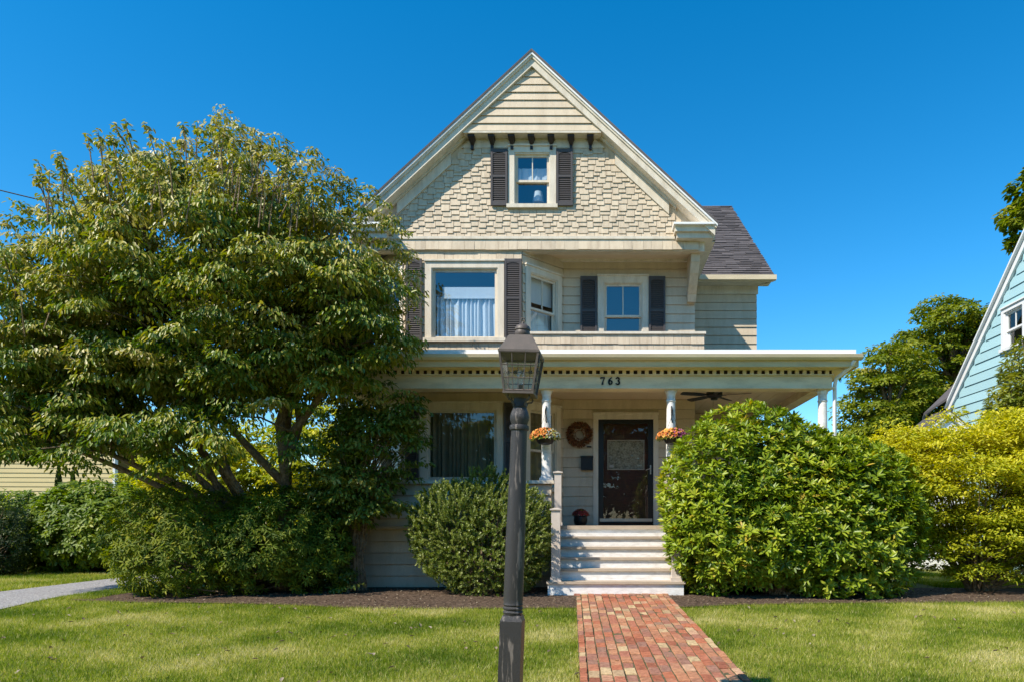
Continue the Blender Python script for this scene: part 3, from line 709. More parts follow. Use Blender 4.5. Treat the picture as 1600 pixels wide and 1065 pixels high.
for i in range(rows):
    za = zg0 + i * hrow; umax = (AZ - .40 / CSA - (za + hrow * .45)) / SLP + .05
    ops = [(gw[0] - .0, gw[1] + .0, gw[2] - .05, gw[3] + .06)]
    for p, q in free(-umax, umax, za, za + hrow, ops):
        x = p; kk = 0
        while x < q - 1e-4:
            w = random.choice((.12, .135, .15, .165, .18, .195)); e = x + w
            if q - e < .06: e = q
            dz = (-.034 if kk % 2 else .002) + random.uniform(-.004, .004)
            if i == 0: dz = 0
            cand.append((x + .0035, e - .0035, za + dz, za + hrow + .02, .92 + .12 * (kk % 2) + random.uniform(-.05, .12))); x = e; kk += 1
# the first three hundred are single pieces, the topmost ones (partly in the rake's shade) are joined
cand.sort(key=lambda c: c[2])
for u0, u1, z0, z1, t in cand[:300]: piece('gable_shingle', 'shake', gable, fG, u0, u1, z0, z1, 0, t * 1.4)
m = MB()
for u0, u1, z0, z1, t in cand[300:]:
    t *= 1.4; P = fG.P
    m.hexa([P(u0, z0, .024 * t), P(u1, z0, .024 * t), P(u1, z0, -.005), P(u0, z0, -.005)], [P(u0, z1, .009 * t), P(u1, z1, .009 * t), P(u1, z1, -.005), P(u0, z1, -.005)])
if len(cand) > 300: m.obj('upper_shingle', M['shake'], gable)['kind'] = 'stuff'
window(house, fG, *gw, 'double', .115, 'upglass')
shutter(house, fG, at(767.5, YB) - AX, at(793.4, YB) - AX, gw[2] + .02, gw[3] - .06)
shutter(house, fG, at(869.8, YB) - AX, at(895, YB) - AX, gw[2] + .02, gw[3] - .06)
# bracketed upper triangle
fT = Fr(AX, 12.74); zT = E + 7.27
uT = (AZ - .20 / CSA - zT) / SLP
tri = MB().prismf(fT, [(-uT, zT), (uT, zT), (0, AZ - .20 / CSA)], -.22, -.004).obj('gable_peak', M['cream'], house)
siding(tri, fT, -uT, uT, zT, AZ - .30, .148, (), 'cream', 'siding_board', None, 0.0, lambda z: (-(AZ - .205 / CSA - z + .112) / SLP, (AZ - .205 / CSA - z + .112) / SLP))
MB().boxf(fT, -uT, uT, zT - .035, zT, -.2, .03).obj('peak_molding', M['trim'], tri)
ub = (AZ - .30 / CSA - zband) / SLP
m = MB(); m.prismf(fG, [(-ub, zband), (gw[0], zband), (gw[0], zT - .03), (-ub + .18, zT - .03)], 0, .03); m.prismf(fG, [(gw[1], zband), (ub, zband), (ub - .18, zT - .03), (gw[1], zT - .03)], 0, .03)
m.boxf(fG, gw[0], gw[1], gw[3] + .03, zT - .03, 0, .028); m.obj('peak_frieze', M['trim'], tri)
for px in (736.2, 767.5, 798.8, 829.7, 860.7, 892, 922.5):
    u = at(px, 12.78) - AX; m = MB()
    m.boxf(fG, u - .062, u + .062, zT - .075, zT - .036, .032, .20)
    P = fG.P
    m.hexa([P(u - .026, zT - .17, .09), P(u + .026, zT - .17, .09), P(u + .026, zT - .17, .032), P(u - .026, zT - .17, .032)], [P(u - .055, zT - .075, .19), P(u + .055, zT - .075, .19), P(u + .055, zT - .075, .032), P(u - .055, zT - .075, .032)])
    m.boxf(fG, u - .026, u + .026, zT - .25, zT - .17, .032, .075)
    m.obj('bracket', M['bracket'], tri)
# roof slabs
YR0, YR1 = 12.60, 22.4
def slope_prism(side, p0, p1, y0, y1, ue=HALF, u0=0.0):
    """a bar that follows the rake between depths p0..p1 under the roof surface"""
    pts = []
    for (u, p) in ((u0, p0), (ue, p0), (ue, p1), (u0, p1)): pts.append((AX + side * u, zroof(u, p)))
    v = [(x, y0, z) for x, z in pts] + [(x, y1, z) for x, z in pts]
    f = [(0, 1, 2, 3), (7, 6, 5, 4), (0, 4, 5, 1), (1, 5, 6, 2), (2, 6, 7, 3), (3, 7, 4, 0)]
    return v, f
for sd_ in (1, -1):
    MB().add(*slope_prism(sd_, 0, .035, YR0, YR1)).obj('roof', M['roof'], house)
    rk = MB().add(*slope_prism(sd_, .10, .205, YR0 + .07, YR0 + .12, HALF - .05)).obj('rake_board', M['trim'], house)
    MB().add(*slope_prism(sd_, .036, .066, YR0 + .012, YR0 + .12, HALF - .01)).obj('rake_crown', M['flash'], rk)
    MB().add(*slope_prism(sd_, .066, .10, YR0 + .04, YR0 + .12, HALF - .03)).obj('rake_crown', M['trim'], rk)
    MB().add(*slope_prism(sd_, .19, .205, YR0 + .12, YB + .05, HALF - .06)).obj('rake_soffit', M['trim'], rk)
    MB().add(*slope_prism(sd_, .205, .245, YB - .09, YB, HALF - .75, .15)).obj('rake_molding', M['trim'], rk)
    MB().add(*slope_prism(sd_, .25, .405, YB - .058, YB, HALF - .88, 1.55)).obj('rake_frieze', M['trim'], rk)
    MB().add(*slope_prism(sd_, .04, .20, YB + .05, YR1 - .05, HALF - .3)).obj('roof_sheathing', M['room'], house)
    # eave return, soffit and eave along the side
    x1 = AX + sd_ * HALF; x0 = AX + sd_ * 2.66
    lo, hi = min(x0, x1), max(x0, x1)
    er = MB().box(lo, hi - .03 if sd_ > 0 else hi, 12.70, YB, E + 5.40, E + 5.50).obj('eave_return', M['trim'], house)
    MB().box(lo - .03, hi + .005, 12.62, YB, E + 5.50, E + 5.535).obj('return_crown', M['flash'], er)
    MB().box(lo + .04, hi - .06, 12.76, YB, E + 5.30, E + 5.40).obj('return_base', M['trim'], er)
    wx = AX + sd_ * 3.15
    a_, b_ = min(wx, x1), max(wx, x1)
    MB().box(a_, b_, YB, 22.2, E + 5.30, E + 5.33).obj('eave_soffit', M['trim'], house)
    MB().box(x1 - .05 if sd_ > 0 else x1, x1 if sd_ > 0 else x1 + .05, YB, 22.3, E + 5.31, E + 5.50).obj('eave_fascia', M['trim'], house)
    MB().box(min(wx, wx + sd_ * .1), max(wx, wx + sd_ * .1), YB, 22, E + 5.12, E + 5.30).obj('eave_frieze', M['trim'], house)
m = MB(); m.boxf(fG, -3.15, 2.68, E + 5.335, E + 5.385, -.02, .06); m.boxf(fG, -3.13, 2.66, E + 5.30, E + 5.335, -.02, .035); m.obj('gable_molding', M['trim'], house)

# --- side wing with its roof
YW = 15.4; fW = Fr(XR, YW); wW = 3.71 - XR
wg = panel(house, 'wing_wall', fW, 0, wW, ZF - 1.1, E + 5.3)
siding(wg, fW, 0, wW, E + 2.9, E + 5.12, .19)
siding(wg, fW, 0, wW, ZF, ZC, .2)
m = MB(); m.box(3.61, 3.71, YW + .1, 23, 0, E + 5.3); m.add([(3.71, YW, E + 5.3), (3.71, 19.6, E + 8.85), (3.71, 23.4, E + 5.3), (3.61, YW, E + 5.3), (3.61, 19.6, E + 8.85), (3.61, 23.4, E + 5.3)], [(0, 2, 1), (3, 4, 5), (0, 1, 4, 3), (1, 2, 5, 4), (0, 3, 5, 2)]); m.obj('wing_side_wall', M['cream'], house)
m = MB(); m.boxf(fW, 0, wW + .03, E + 5.12, E + 5.30, 0, .03); m.boxf(fW, 0, wW + .26, E + 5.30, E + 5.315, 0, .38); m.obj('wing_frieze', M['trim'], wg)
ye, ze, yr, zr = 14.98, E + 5.36, 19.6, E + 9.02
m = MB(); xa, xb = .6, 3.99
m.add([(xa, ye, ze), (xb, ye, ze), (xb, yr, zr), (xa, yr, zr), (xa, ye, ze + .03), (xb, ye, ze + .03), (xb, yr, zr + .03), (xa, yr, zr + .03)], MB.BF)
m.add([(xa, yr, zr), (xb, yr, zr), (xb, 24, ze), (xa, 24, ze), (xa, yr, zr + .03), (xb, yr, zr + .03), (xb, 24, ze + .03), (xa, 24, ze + .03)], MB.BF)
wr = m.obj('wing_roof', M['roof'], house)
LR = math.hypot(yr - ye, zr - ze); pa = math.atan2(zr - ze, yr - ye)
course = .148; nc = int(LR / course)
rsm = MB().add([(0, 0, .012), (1, 0, .012), (1, 1, .004), (0, 1, .004), (0, 0, .022), (1, 0, .022), (1, 1, .006), (0, 1, .006)], MB.BF).mesh('roof_shingle', M['roof'])
cnt = 0; rest = MB()
for i in range(nc + 1):
    s0 = i * course - .02; s1 = min(s0 + course * 1.12, LR); x = 2.20 - random.uniform(0, .25)
    y_ = ye + s0 * math.cos(pa); z_ = ze + s0 * math.sin(pa) + .03
    while x < xb + .02:
        w = random.uniform(.22, .36); e = min(x + w, xb + .02)
        if e - x > .03:
            if cnt < 300:
                o = bpy.data.objects.new('roof_shingle', rsm); COL.objects.link(o); o.parent = wr; o.location = Vector((x, y_, z_)) - ORG[house]; o.rotation_euler = (pa, 0, 0); o.scale = (e - x - .006, s1 - s0, random.uniform(.8, 1.5)); cnt += 1
        x = e
m = MB(); m.box(2.33, 4.02, ye - .12, ye - .005, ze - .09, ze + .012); m.obj('wing_gutter', M['gutter'], wr)
m = MB(); m.box(2.1, 3.97, ye - .005, ye + .03, ze - .10, ze); m.add([(3.96, ye, ze - .1), (3.99, ye, ze - .1), (3.99, yr, zr - .1), (3.96, yr, zr - .1), (3.96, ye, ze), (3.99, ye, ze), (3.99, yr, zr), (3.96, yr, zr)], MB.BF); m.obj('wing_fascia', M['trim'], wr)
m = MB(); m.add([(3.71, YW, E + 5.3), (3.98, ye, E + 5.27), (3.98, yr, zr - .1), (3.71, yr, zr - .1)], [(0, 1, 2, 3), (3, 2, 1, 0)]); m.obj('wing_soffit', M['trim'], wr)

# ------------------------------------------------------------------ things inside the windows
def drape(name, label, fr, u0, u1, z0, z1, d, mat, waves=12, amp=.03, cat='curtain'):
    m = MB(); n = waves * 8; v = []
    for i in range(n + 1):
        u = u0 + (u1 - u0) * i / n; dd = d + amp * math.sin(i / 8 * 2 * math.pi + 1.6 * math.sin(i * .11) + .9 * math.sin(i * .29)) * (1 + .5 * math.sin(i * .37))
        v += [fr.P(u, z0, dd), fr.P(u + .006 * math.sin(i * .9), z1, d + (dd - d) * .6)]
    m.add(v, [(2 * i, 2 * i + 2, 2 * i + 3, 2 * i + 1) for i in range(n)])
    org = fr.P((u0 + u1) / 2, z0, d)
    return tag(m.obj(name, mat, None, org, True), label, cat)
drape('curtain', 'white gathered curtain behind the big upper bay window under the dark front gable', fF, p2[0] + .18, p2[1] - .14, p2[2] + .06, p2[2] + .06 + .82, -.16, M['cloth'], 13, .035)
m = MB(); m.boxf(fF, p2[0] + .30, p2[1] - .12, p2[2] + .86, p2[2] + 1.06, -.125, -.118); m.boxf(fF, p2[0] + .30, p2[1] - .12, p2[2] + .84, p2[2] + .865, -.13, -.112)
tag(m.obj('roller_blind', M['cloth'], None, fF.P(1, p2[2] + 1, -.24)), 'white roller blind hanging above the gathered curtain in the upper bay window', 'blind')
drape('curtain', 'tan sheer drape behind the large ground floor window on the porch', fF, p1[0] + .1, p1[1] - .1, p1[2] + .05, p1[3] - .12, -.30, M['drape'], 16, .03)
drape('curtain', 'tan drape inside the angled ground floor window beside the entry', fRt, a1[0] + .1, a1[1] - .1, a1[2] + .05, a1[3] - .1, -.22, M['drape'], 6, .025)
drape('curtain', 'pale lower curtain inside the angled upper window beside the balcony', fRt, a2[0] + .1, a2[1] - .1, a2[2] + .05, a2[2] + .75, -.20, M['cloth'], 6, .02)
m = MB(); m.boxf(fRt, a2[0] + .1, a2[1] - .1, a2[2] + .82, a2[3] - .1, -.16, -.152)
tag(m.obj('roller_blind', M['cloth'], None, fRt.P(.5, a2[3], -.16)), 'half drawn roller blind inside the angled upper window beside the balcony', 'blind')
for (ua, ub_) in ((gw[0] + .12, (gw[0] + gw[1]) / 2 - .02), ((gw[0] + gw[1]) / 2 + .02, gw[1] - .12)):
    pass
drape('curtain', 'short white cafe curtain behind the upper sash of the attic window', fG, gw[0] + .16, gw[1] - .14, gw[2] + .60, gw[2] + .82, -.14, M['cloth'], 5, .012)
lx, ly = at(841, 13.25), 13.25
lamp = thing('table_lamp', 'white shaded table lamp standing inside the attic window', 'lamp', (lx, ly, E + 5.34))
MB().lathe(lx, ly, [(.115, 0), (.085, .21)], 24, E + 6.17).obj('lamp_shade', M['cloth'], lamp, smooth=True)
MB().lathe(lx, ly, [(.09, 0), (.09, .02), (.02, .05), (.045, .3), (.02, .6), (.015, .84)], 16, E + 5.34).obj('lamp_base', M['trim'], lamp, smooth=True)

# ------------------------------------------------------------------ porch things
def petals(name, parent, pts, nrms, size, cols, mat=None):
    n = len(pts); nrms = nrm(nrms); a = nrm(np.cross(nrms, nrm(rng.normal(size=(n, 3))))); b = np.cross(nrms, a); k = 6
    s = rng.uniform(.7, 1.2, n)[:, None] * size; ring = []
    for i in range(k):
        t = 2 * math.pi * i / k; rr_ = 1.0 if i % 2 == 0 else .72
        ring.append(pts + (a * math.cos(t) + b * math.sin(t)) * s * rr_ + nrms * s * .22)
    v = np.stack([pts - nrms * s * .1] + ring, 1) - np.array(ORG[parent])
    f = [(i * 7, i * 7 + 1 + j, i * 7 + 1 + (j + 1) % k) for i in range(n) for j in range(k)]
    me = bpy.data.meshes.new(name); me.from_pydata(v.reshape(-1, 3).tolist(), [], f)
    c = np.array(cols)[rng.integers(0, len(cols), n)] * rng.uniform(.75, 1.2, (n, 1)); c = np.concatenate([np.clip(c, 0, 1), np.ones((n, 1))], 1)
    at_ = me.attributes.new('col', 'FLOAT_COLOR', 'POINT'); at_.data.foreach_set('color', np.repeat(c, 7, 0).reshape(-1).astype(np.float32))
    me.materials.append(mat or M['flower']); return link(name, me, parent)

def hanging_basket(x, y, z, label, cols_l, cols_r, colx):
    t = thing('hanging_basket', label, 'flower basket', (x, y, z), 'hanging baskets on the porch columns')
    MB().lathe(x, y, [(.05, -.13), (.12, -.11), (.16, -.04), (.18, .02), (.165, .02), (.10, -.02)], 20, z).obj('pot', M['bracket'], t, smooth=True)
    d = sphere_dirs(520); d[:, 2] = np.abs(d[:, 2]) * 1.3 - .5; pos = np.array([x, y, z + .03]) + d * np.array([.29, .24, .16]) * (1 - .25 * rng.random((520, 1)))
    lf = nrm(d + rng.normal(0, .4, d.shape)); leaves('foliage', t, LM['shade'], pos - d * .03, lf + np.array([0, 0, -.3]), np.tile([0, 0, 1.], (520, 1)), .05, .025)
    sel = d[:, 2] > -.38; pp, dd = pos[sel], d[sel]; L_ = pp[:, 0] < x + .06 + rng.normal(0, .06, len(pp))
    petals('blossom', t, pp[L_], dd[L_] + [0, -.3, .2], .022, cols_l); petals('blossom', t, pp[~L_], dd[~L_] + [0, -.3, .2], .020, cols_r)
    # the scrolled iron hook on the column and the chains
    m = MB(); ya = 11.85 - .085
    m.tube([(colx, ya, z + .40), (colx - .003, ya - .03, z + .47), (colx - .004, ya - .10, z + .50), (colx - .002, ya - .17, z + .46), (colx, y, z + .40)], .009, 6)
    m.tube([(colx, ya, z + .56), (colx, ya - .012, z + .48), (colx, ya - .012, z + .32), (colx + .01, ya - .035, z + .27), (colx, ya - .05, z + .31)], .010, 6)
    m.obj('hook', M['black'], t)
    m = MB()
    for k in range(3):
        an = 2.1 * k + .5; m.tube([(colx, y, z + .40), (x + .16 * math.cos(an), y + .16 * math.sin(an), z + .02)], .003, 4)
    m.obj('chain', M['black'], t)
OR = [(.62, .17, .02), (.70, .26, .03), (.55, .12, .02), (.72, .36, .06)]
hanging_basket(-.79, 11.56, zt(682, 11.56), 'hanging basket of orange and white flowers on the column by the newel posts', OR, [(.7, .62, .45), (.62, .60, .52), (.66, .42, .12), (.45, .40, .10)], -.79)
hanging_basket(1.37, 11.56, zt(682, 11.56), 'hanging basket of orange and magenta flowers on the column by the big rhododendron', OR, [(.42, .06, .20), (.50, .10, .28), (.35, .05, .12)], 1.37)

wx, wz = at(905.2, YD - .07), zt(678, YD - .07)
wrt = thing('wreath', 'round dried wreath of rust and cream sprigs hanging beside the door', 'wreath', (wx, YD - .06, wz))
n = 1500; th = rng.random(n) * 6.283; ph = rng.random(n) * 6.283; rr = .150 + .075 * np.cos(ph); base = np.stack([wx + rr * np.cos(th), YD - .07 + .035 * np.sin(ph), wz + rr * np.sin(th)], 1)
dr = np.stack([np.cos(th) + .8 * -np.sin(th), rng.normal(-.3, .5, n), np.sin(th) + .8 * np.cos(th)], 1) + rng.normal(0, .4, (n, 3))
LM['rust'] = leafmat('dried_sprig', [(.06, .02, .012), (.16, .05, .022), (.27, .10, .04), (.36, .19, .08)], .7, .1)
leaves('sprig', wrt, LM['rust'], base, dr, rng.normal(size=(n, 3)), .065, .016)
m = MB(); m.tube([(wx + .165 * math.cos(a), YD - .045, wz + .165 * math.sin(a)) for a in np.linspace(0, 6.283, 29)], .035, 8); m.obj('ring', M['bark'], wrt)
n = 130; th = rng.random(n) * 6.283; rr = rng.uniform(.085, .13, n); petals('blossom', wrt, np.stack([wx + rr * np.cos(th), np.full(n, YD - .115), wz + rr * np.sin(th)], 1), np.tile([0, -1., .2], (n, 1)) + rng.normal(0, .4, (n, 3)), .014, [(.42, .33, .22), (.36, .20, .12), (.45, .38, .28)])

m = MB(); mx0, mx1, mz0, mz1 = at(907.8, YD) - XC, at(926.2, YD) - XC, zt(734, YD), zt(711, YD)
mbx = thing('mailbox', 'small black wall mailbox mounted between the wreath and the door', 'mailbox', fE.P((mx0 + mx1) / 2, mz0, .02))
m.boxf(fE, mx0, mx1, mz0, mz1 - .03, .022, .12); m.obj('box', M['black'], mbx)
P = fE.P; MB().hexa([P(mx0 - .008, mz1 - .05, .135), P(mx1 + .008, mz1 - .05, .135), P(mx1 + .008, mz1 - .012, .02), P(mx0 - .008, mz1 - .012, .02)], [P(mx0 - .008, mz1 - .04, .135), P(mx1 + .008, mz1 - .04, .135), P(mx1 + .008, mz1, .02), P(mx0 - .008, mz1, .02)]).obj('lid', M['black'], mbx)

fx, fy = at(907, 13.2), 13.2
fp = thing('flower_pot', 'dark glazed pot of red flowers on the porch floor left of the door', 'flower pot', (fx, fy, ZF))
MB().lathe(fx, fy, [(.095, 0), (.12, .03), (.135, .1), (.125, .165), (.14, .18), (.13, .19), (.11, .17)], 24, ZF).obj('pot', M['storm'], fp, smooth=True)
d = sphere_dirs(300); d[:, 2] = np.abs(d[:, 2]); pos = np.array([fx, fy, ZF + .19]) + d * np.array([.17, .15, .13]) * (1 - .3 * rng.random((300, 1)))
leaves('foliage', fp, LM['shade'], pos - d * .03, d + [0, 0, -.3], np.tile([0, 0, 1.], (300, 1)), .045, .025)
petals('blossom', fp, pos, d + [0, -.3, .2], .02, [(.30, .015, .015), (.38, .03, .025), (.22, .01, .015)])

# ceiling fan
fcx, fcy = at(1116, 12.5), 12.5
fan = thing('ceiling_fan', 'black five bladed ceiling fan hanging from the porch ceiling', 'ceiling fan', (fcx, fcy, ZC))
MB().lathe(fcx, fcy, [(.02, -.16), (.02, -.05), (.075, -.04), (.08, 0)], 20, ZC).obj('canopy', M['black'], fan, smooth=True)
MB().lathe(fcx, fcy, [(.03, -.225), (.06, -.22), (.07, -.19), (.12, -.175), (.148, -.15), (.15, -.09), (.12, -.065), (.03, -.06)], 28, ZC).obj('motor', M['black'], fan, smooth=True)
for k in range(5):
    an = R(54 + 72 * k); ca, sa_ = math.cos(an), math.sin(an)
    def Q(r, w, z): return (fcx + r * ca - w * sa_, fcy + r * sa_ + w * ca, ZC + z)
    v = []; cs_ = [(.17, .035), (.22, .055), (.45, .066), (.62, .068), (.655, .055), (.665, .03)]
    for r_, w_ in cs_: v += [Q(r_, -w_, -.135 - w_ * .2), Q(r_, w_, -.135 + w_ * .2), Q(r_, w_, -.143 + w_ * .2), Q(r_, -w_, -.143 - w_ * .2)]
    f = [(0, 3, 2, 1)] + [(i * 4 + j, i * 4 + (j + 1) % 4, i * 4 + 4 + (j + 1) % 4, i * 4 + 4 + j) for i in range(5) for j in range(4)] + [(20, 21, 22, 23)]
    bl = MB().add(v, f).obj('blade', M['black'], fan)
    MB().add([Q(.12, -.015, -.15), Q(.22, -.03, -.147), Q(.22, .03, -.147), Q(.12, .015, -.15), Q(.12, -.015, -.14), Q(.22, -.03, -.145), Q(.22, .03, -.145), Q(.12, .015, -.14)], MB.BF).obj('blade_iron', M['bronze'], bl)
m = MB(); m.tube([(fcx - .03, fcy - .05, ZC - .2), (fcx - .03, fcy - .05, ZC - .36)], .003, 4); m.lathe(fcx - .03, fcy - .05, [(.004, 0), (.008, .01), (.004, .025)], 8, ZC - .38); m.obj('pull_chain', M['bronze'], fan)

# ------------------------------------------------------------------ lamp post
LX, LY = -.515, 4.2; gz = ground(LY)
lp = thing('lamp_post', 'black turned wooden lamp post with weathered bronze lantern beside the brick path', 'lamp post', (0, 0, 0))
# (built upright about its own foot, then leaned a little)
def Zl(py): return zt(py, 4.2) - gz
m = MB(); hw = .067; zs0, zs1 = -.15, Zl(968)
m.box(-hw, hw, -hw, hw, zs0, zs1)
b_ = [(-hw, -hw), (hw, -hw), (hw, hw), (-hw, hw)]; t_ = [(x * .80, y * .80) for x, y in b_]
m.add([(x, y, zs1) for x, y in b_] + [(x, y, zs1 + .035) for x, y in t_], MB.BF)
z1 = Zl(957); prof = [(.052, zs1 + .02), (.058, z1), (.062, z1 + .008), (.058, z1 + .016), (.055, z1 + .02), (.062, z1 + .028), (.062, z1 + .036), (.055, z1 + .044), (.061, z1 + .055), (.058, z1 + .066), (.060, z1 + .09)]
prof += [(.058, Zl(820)), (.052, Zl(745)), (.049, Zl(676)), (.050, Zl(672)), (.058, Zl(671)), (.061, Zl(667.5)), (.058, Zl(664)), (.048, Zl(663)), (.050, Zl(661)), (.058, Zl(655)), (.059, Zl(650)), (.052, Zl(643)), (.043, Zl(638)), (.040, Zl(636)), (.045, Zl(634.5)), (.042, Zl(632)), (.040, Zl(622)), (.048, Zl(617))]
m.lathe(0, 0, prof, 36)
m.obj('post', M['post'], lp, smooth=True)
z0, z1, z2, zt_ = Zl(614), Zl(556), Zl(552.5), Zl(529)
wb, wt, wr_, wtop = .086, .116, .124, .073
m = MB(); m.box(-wb - .008, wb + .008, -wb - .008, wb + .008, z0 - .014, z0); m.lathe(0, 0, [(.045, -.03), (.06, -.012)], 16, z0)
lan = m.obj('lantern', M['bronze'], lp)
def LQ(k, s, h, o=0.0):      # point on side k: s in -1..1 across, h 0..1 up, o outwards
    w = wb + (wt - wb) * h; x, y = s * w, -(w + o); z = z0 + (z1 - z0) * h
    for _ in range(k): x, y = -y, x
    return (x, y, z)
m = MB()
for k in range(4):
    m.tube([LQ(k, -1, 0), LQ(k, -1, 1)], .0085, 4)
    for h, r_ in ((0.02, .007), (.985, .008)): m.tube([LQ(k, -1, h), LQ(k, 1, h)], r_, 4)
m.obj('frame', M['bronze'], lan)
m = MB()
for k in range(4):
    for s in (-.36, .36): m.tube([LQ(k, s, 0, .003), LQ(k, s, 1, .003)], .0032, 4)
    for h in (.34, .67): m.tube([LQ(k, -1, h, .004), LQ(k, 1, h, .004)], .0032, 4)
m.obj('glazing_bar', M['bronze'], lan)
for k in range(4): MB().add([LQ(k, -.95, .02, -.004), LQ(k, .95, .02, -.004), LQ(k, .95, .98, -.004), LQ(k, -.95, .98, -.004)], [(0, 1, 2, 3)]).obj('pane', M['lantern_glass'], lan)
m = MB(); c4 = lambda w, z: [(-w, -w, z), (w, -w, z), (w, w, z), (-w, w, z)]
m.add(c4(wr_, z1) + c4(wr_, z2), MB.BF); m.add(c4(wr_ - .003, z2) + c4(wtop, zt_), MB.BF); m.add(c4(wtop - .002, zt_) + c4(wtop - .004, zt_ + .006), MB.BF)
m.obj('lantern_roof', M['bronze'], lan)
m = MB(); m.lathe(0, 0, [(.030, 0), (.040, .004), (.046, .016), (.047, .032), (.043, .040), (.043, .043), (.048, .047), (.047, .058), (.040, .070), (.026, .080), (.008, .085), (.006, .10)], 24, zt_ + .004); m.tube([(.012 * math.cos(a), 0, zt_ + .113 + .013 * math.sin(a)) for a in np.linspace(-1.57, 3.6, 14)], .0035, 6)
m.obj('finial', M['bronze'], lan, smooth=True)
MB().lathe(0, 0, [(.02, 0), (.02, .05), (.016, .052)], 12, z0).obj('socket', M['bronze'], lan, smooth=True)
M['bulb'] = glassmat('clear_bulb_glass', .10, (.95, .95, .95))
MB().lathe(0, 0, [(.012, 0), (.02, .03), (.026, .06), (.02, .095), (.006, .13)], 16, z0 + .05).obj('bulb', M['bulb'], lan, smooth=True)
m = MB()
for k in range(4):
    a = R(45 + 90 * k); pts = [(r_ * math.cos(a), r_ * math.sin(a), z_) for r_, z_ in ((.044, z0 - .075), (.06, z0 - .05), (.085, z0 - .045), (.097, z0 - .03), (.09, z0 - .016))]; m.tube(pts, .006, 6)
m.obj('scroll', M['bronze'], lan)
m = MB()
for h in (.12, .30, .55, .80, .9): p = Vector(LQ(1, -.86, h, .008)); m.box(p.x - .006, p.x + .006, p.y - .008, p.y + .008, p.z - .012, p.z + .012)
m.obj('hinge', M['bronze'], lan)
lp.location = (LX, LY, gz); lp.rotation_euler = (0, R(2.0), R(-3))

# ------------------------------------------------------------------ plants
def plant(name, label, cat, loc, group=None): return thing(name, label, cat, loc, group)
UP = lambda n: np.tile([0, 0, 1.], (n, 1))

# big rhododendron right of the steps
rh = plant('rhododendron', 'broad rounded rhododendron with glossy green leaves beside the porch steps', 'shrub', (3.0, 10.5, 0))
t1, n1 = shell((2.74, 10.72, 1.30), (1.70, 1.02, 1.42), 3300, .36, 70, .14, 2.05, -.86)
t2, n2 = shell((3.76, 10.70, 1.12), (1.42, .98, 1.34), 2800, .36, 60, .14, 2.05, -.86)
t4, n4 = shell((3.2, 10.72, 1.30), (1.10, .95, 1.30), 1700, .36, 40, .12, 2.05, -.3)
t3, n3 = shell((1.95, 10.55, .85), (.82, .75, .80), 900, .36, 30, .14, 2.1, -.86)
tips = np.concatenate([t1, t2, t3, t4]); nr = np.concatenate([n1, n2, n3, n4])
ax = nr * .6 + np.array([0, -.05, .75]) + rng.normal(0, .25, nr.shape)
ps = np.sin(tips[:, 0] * 3.1 + 1.3) * np.sin(tips[:, 2] * 2.7) * .12
k = 8; bs, ds, us = whorls(tips, ax, k, (28, 82)); rn = np.repeat(.42 + ps + rng.normal(0, .15, len(tips)), k) + rng.normal(0, .12, len(tips) * k); rn[rng.random(len(rn)) < .006] = 1.0
leaves('foliage', rh, LM['rhodo'], bs, ds, us, np.repeat(rng.uniform(.085, .135, len(tips)), k), np.repeat(rng.uniform(.030, .044, len(tips)), k), .15, .2, rn)
stems(rh, 'stem', M['bark'], (2.9, 10.6, 0), tips, 70, .03)

# boxwood in front of the bay
bx = plant('boxwood', 'rounded small leaved evergreen bush between the lamp post and the steps', 'shrub', (-1.72, 10.85, 0))
tips, nr = shell((-1.70, 10.85, .92), (1.13, .85, .96), 3000, .42, 70, .15, 2.2, -.92, .25)
ax = nrm(nr * .7 + np.array([.18, -.1, .45]) + rng.normal(0, .38, nr.shape)); ln = rng.uniform(.10, .26, len(tips))
k = 30; t = np.linspace(0, 1, k); ph = np.arange(k) * 2.4
a_ = nrm(np.cross(ax, rng.normal(size=ax.shape))); b_ = np.cross(ax, a_)
pos = tips[:, None] + ax[:, None] * ((t[None] - .75) * ln[:, None])[..., None]
rd = a_[:, None] * np.cos(ph)[None, :, None] + b_[:, None] * np.sin(ph)[None, :, None]
dd = rd * .8 + ax[:, None] * .7
rn = np.repeat(rng.normal(.42, .16, len(tips)), k) + rng.normal(0, .14, len(tips) * k) + np.tile(t * .15, len(tips))
leaves('foliage', bx, LM['box'], pos.reshape(-1, 3), dd.reshape(-1, 3), np.repeat(ax, k, 0) + rng.normal(0, .5, (len(ax) * k, 3)), .030, .019, .1, .2, rn)
stems(bx, 'stem', M['bark'], (-1.7, 10.85, 0), tips, 60, .018)

# pieris under the dogwood
pi_ = plant('evergreen_shrub', 'low dark green spreading shrub under the dogwood tree', 'shrub', (-5.5, 10.8, 0))
T, NN = [], []
for c, r, n in (((-6.3, 10.7, .78), (1.15, .95, .95), 1500), ((-5.0, 10.75, .82), (1.05, .85, .92), 1400), ((-4.3, 10.95, .6), (.55, .6, .75), 500)):
    a, b = shell(c, r, n, .35, 40, .16, 2.2, -.9); T.append(a); NN.append(b)
tips = np.concatenate(T); nr = np.concatenate(NN); ax = nr * .7 + np.array([0, -.1, .45]) + rng.normal(0, .25, nr.shape)
k = 10; bs, ds, us = whorls(tips, ax, k, (45, 100), .006); left = np.clip((-5.6 - tips[:, 0]) / 2.2, -.2, .5)  # yellower leaf colour towards the left: its sunlit side is put into the colour
rn = np.repeat(.34 + left * .3 + rng.normal(0, .18, len(tips)), k) + rng.normal(0, .1, len(tips) * k)
leaves('foliage', pi_, LM['pieris'], bs, ds + [0, 0, -.25], us, .085, .024, .3, .2, rn)
stems(pi_, 'stem', M['bark'], (-5.6, 10.8, 0), tips, 60, .02)

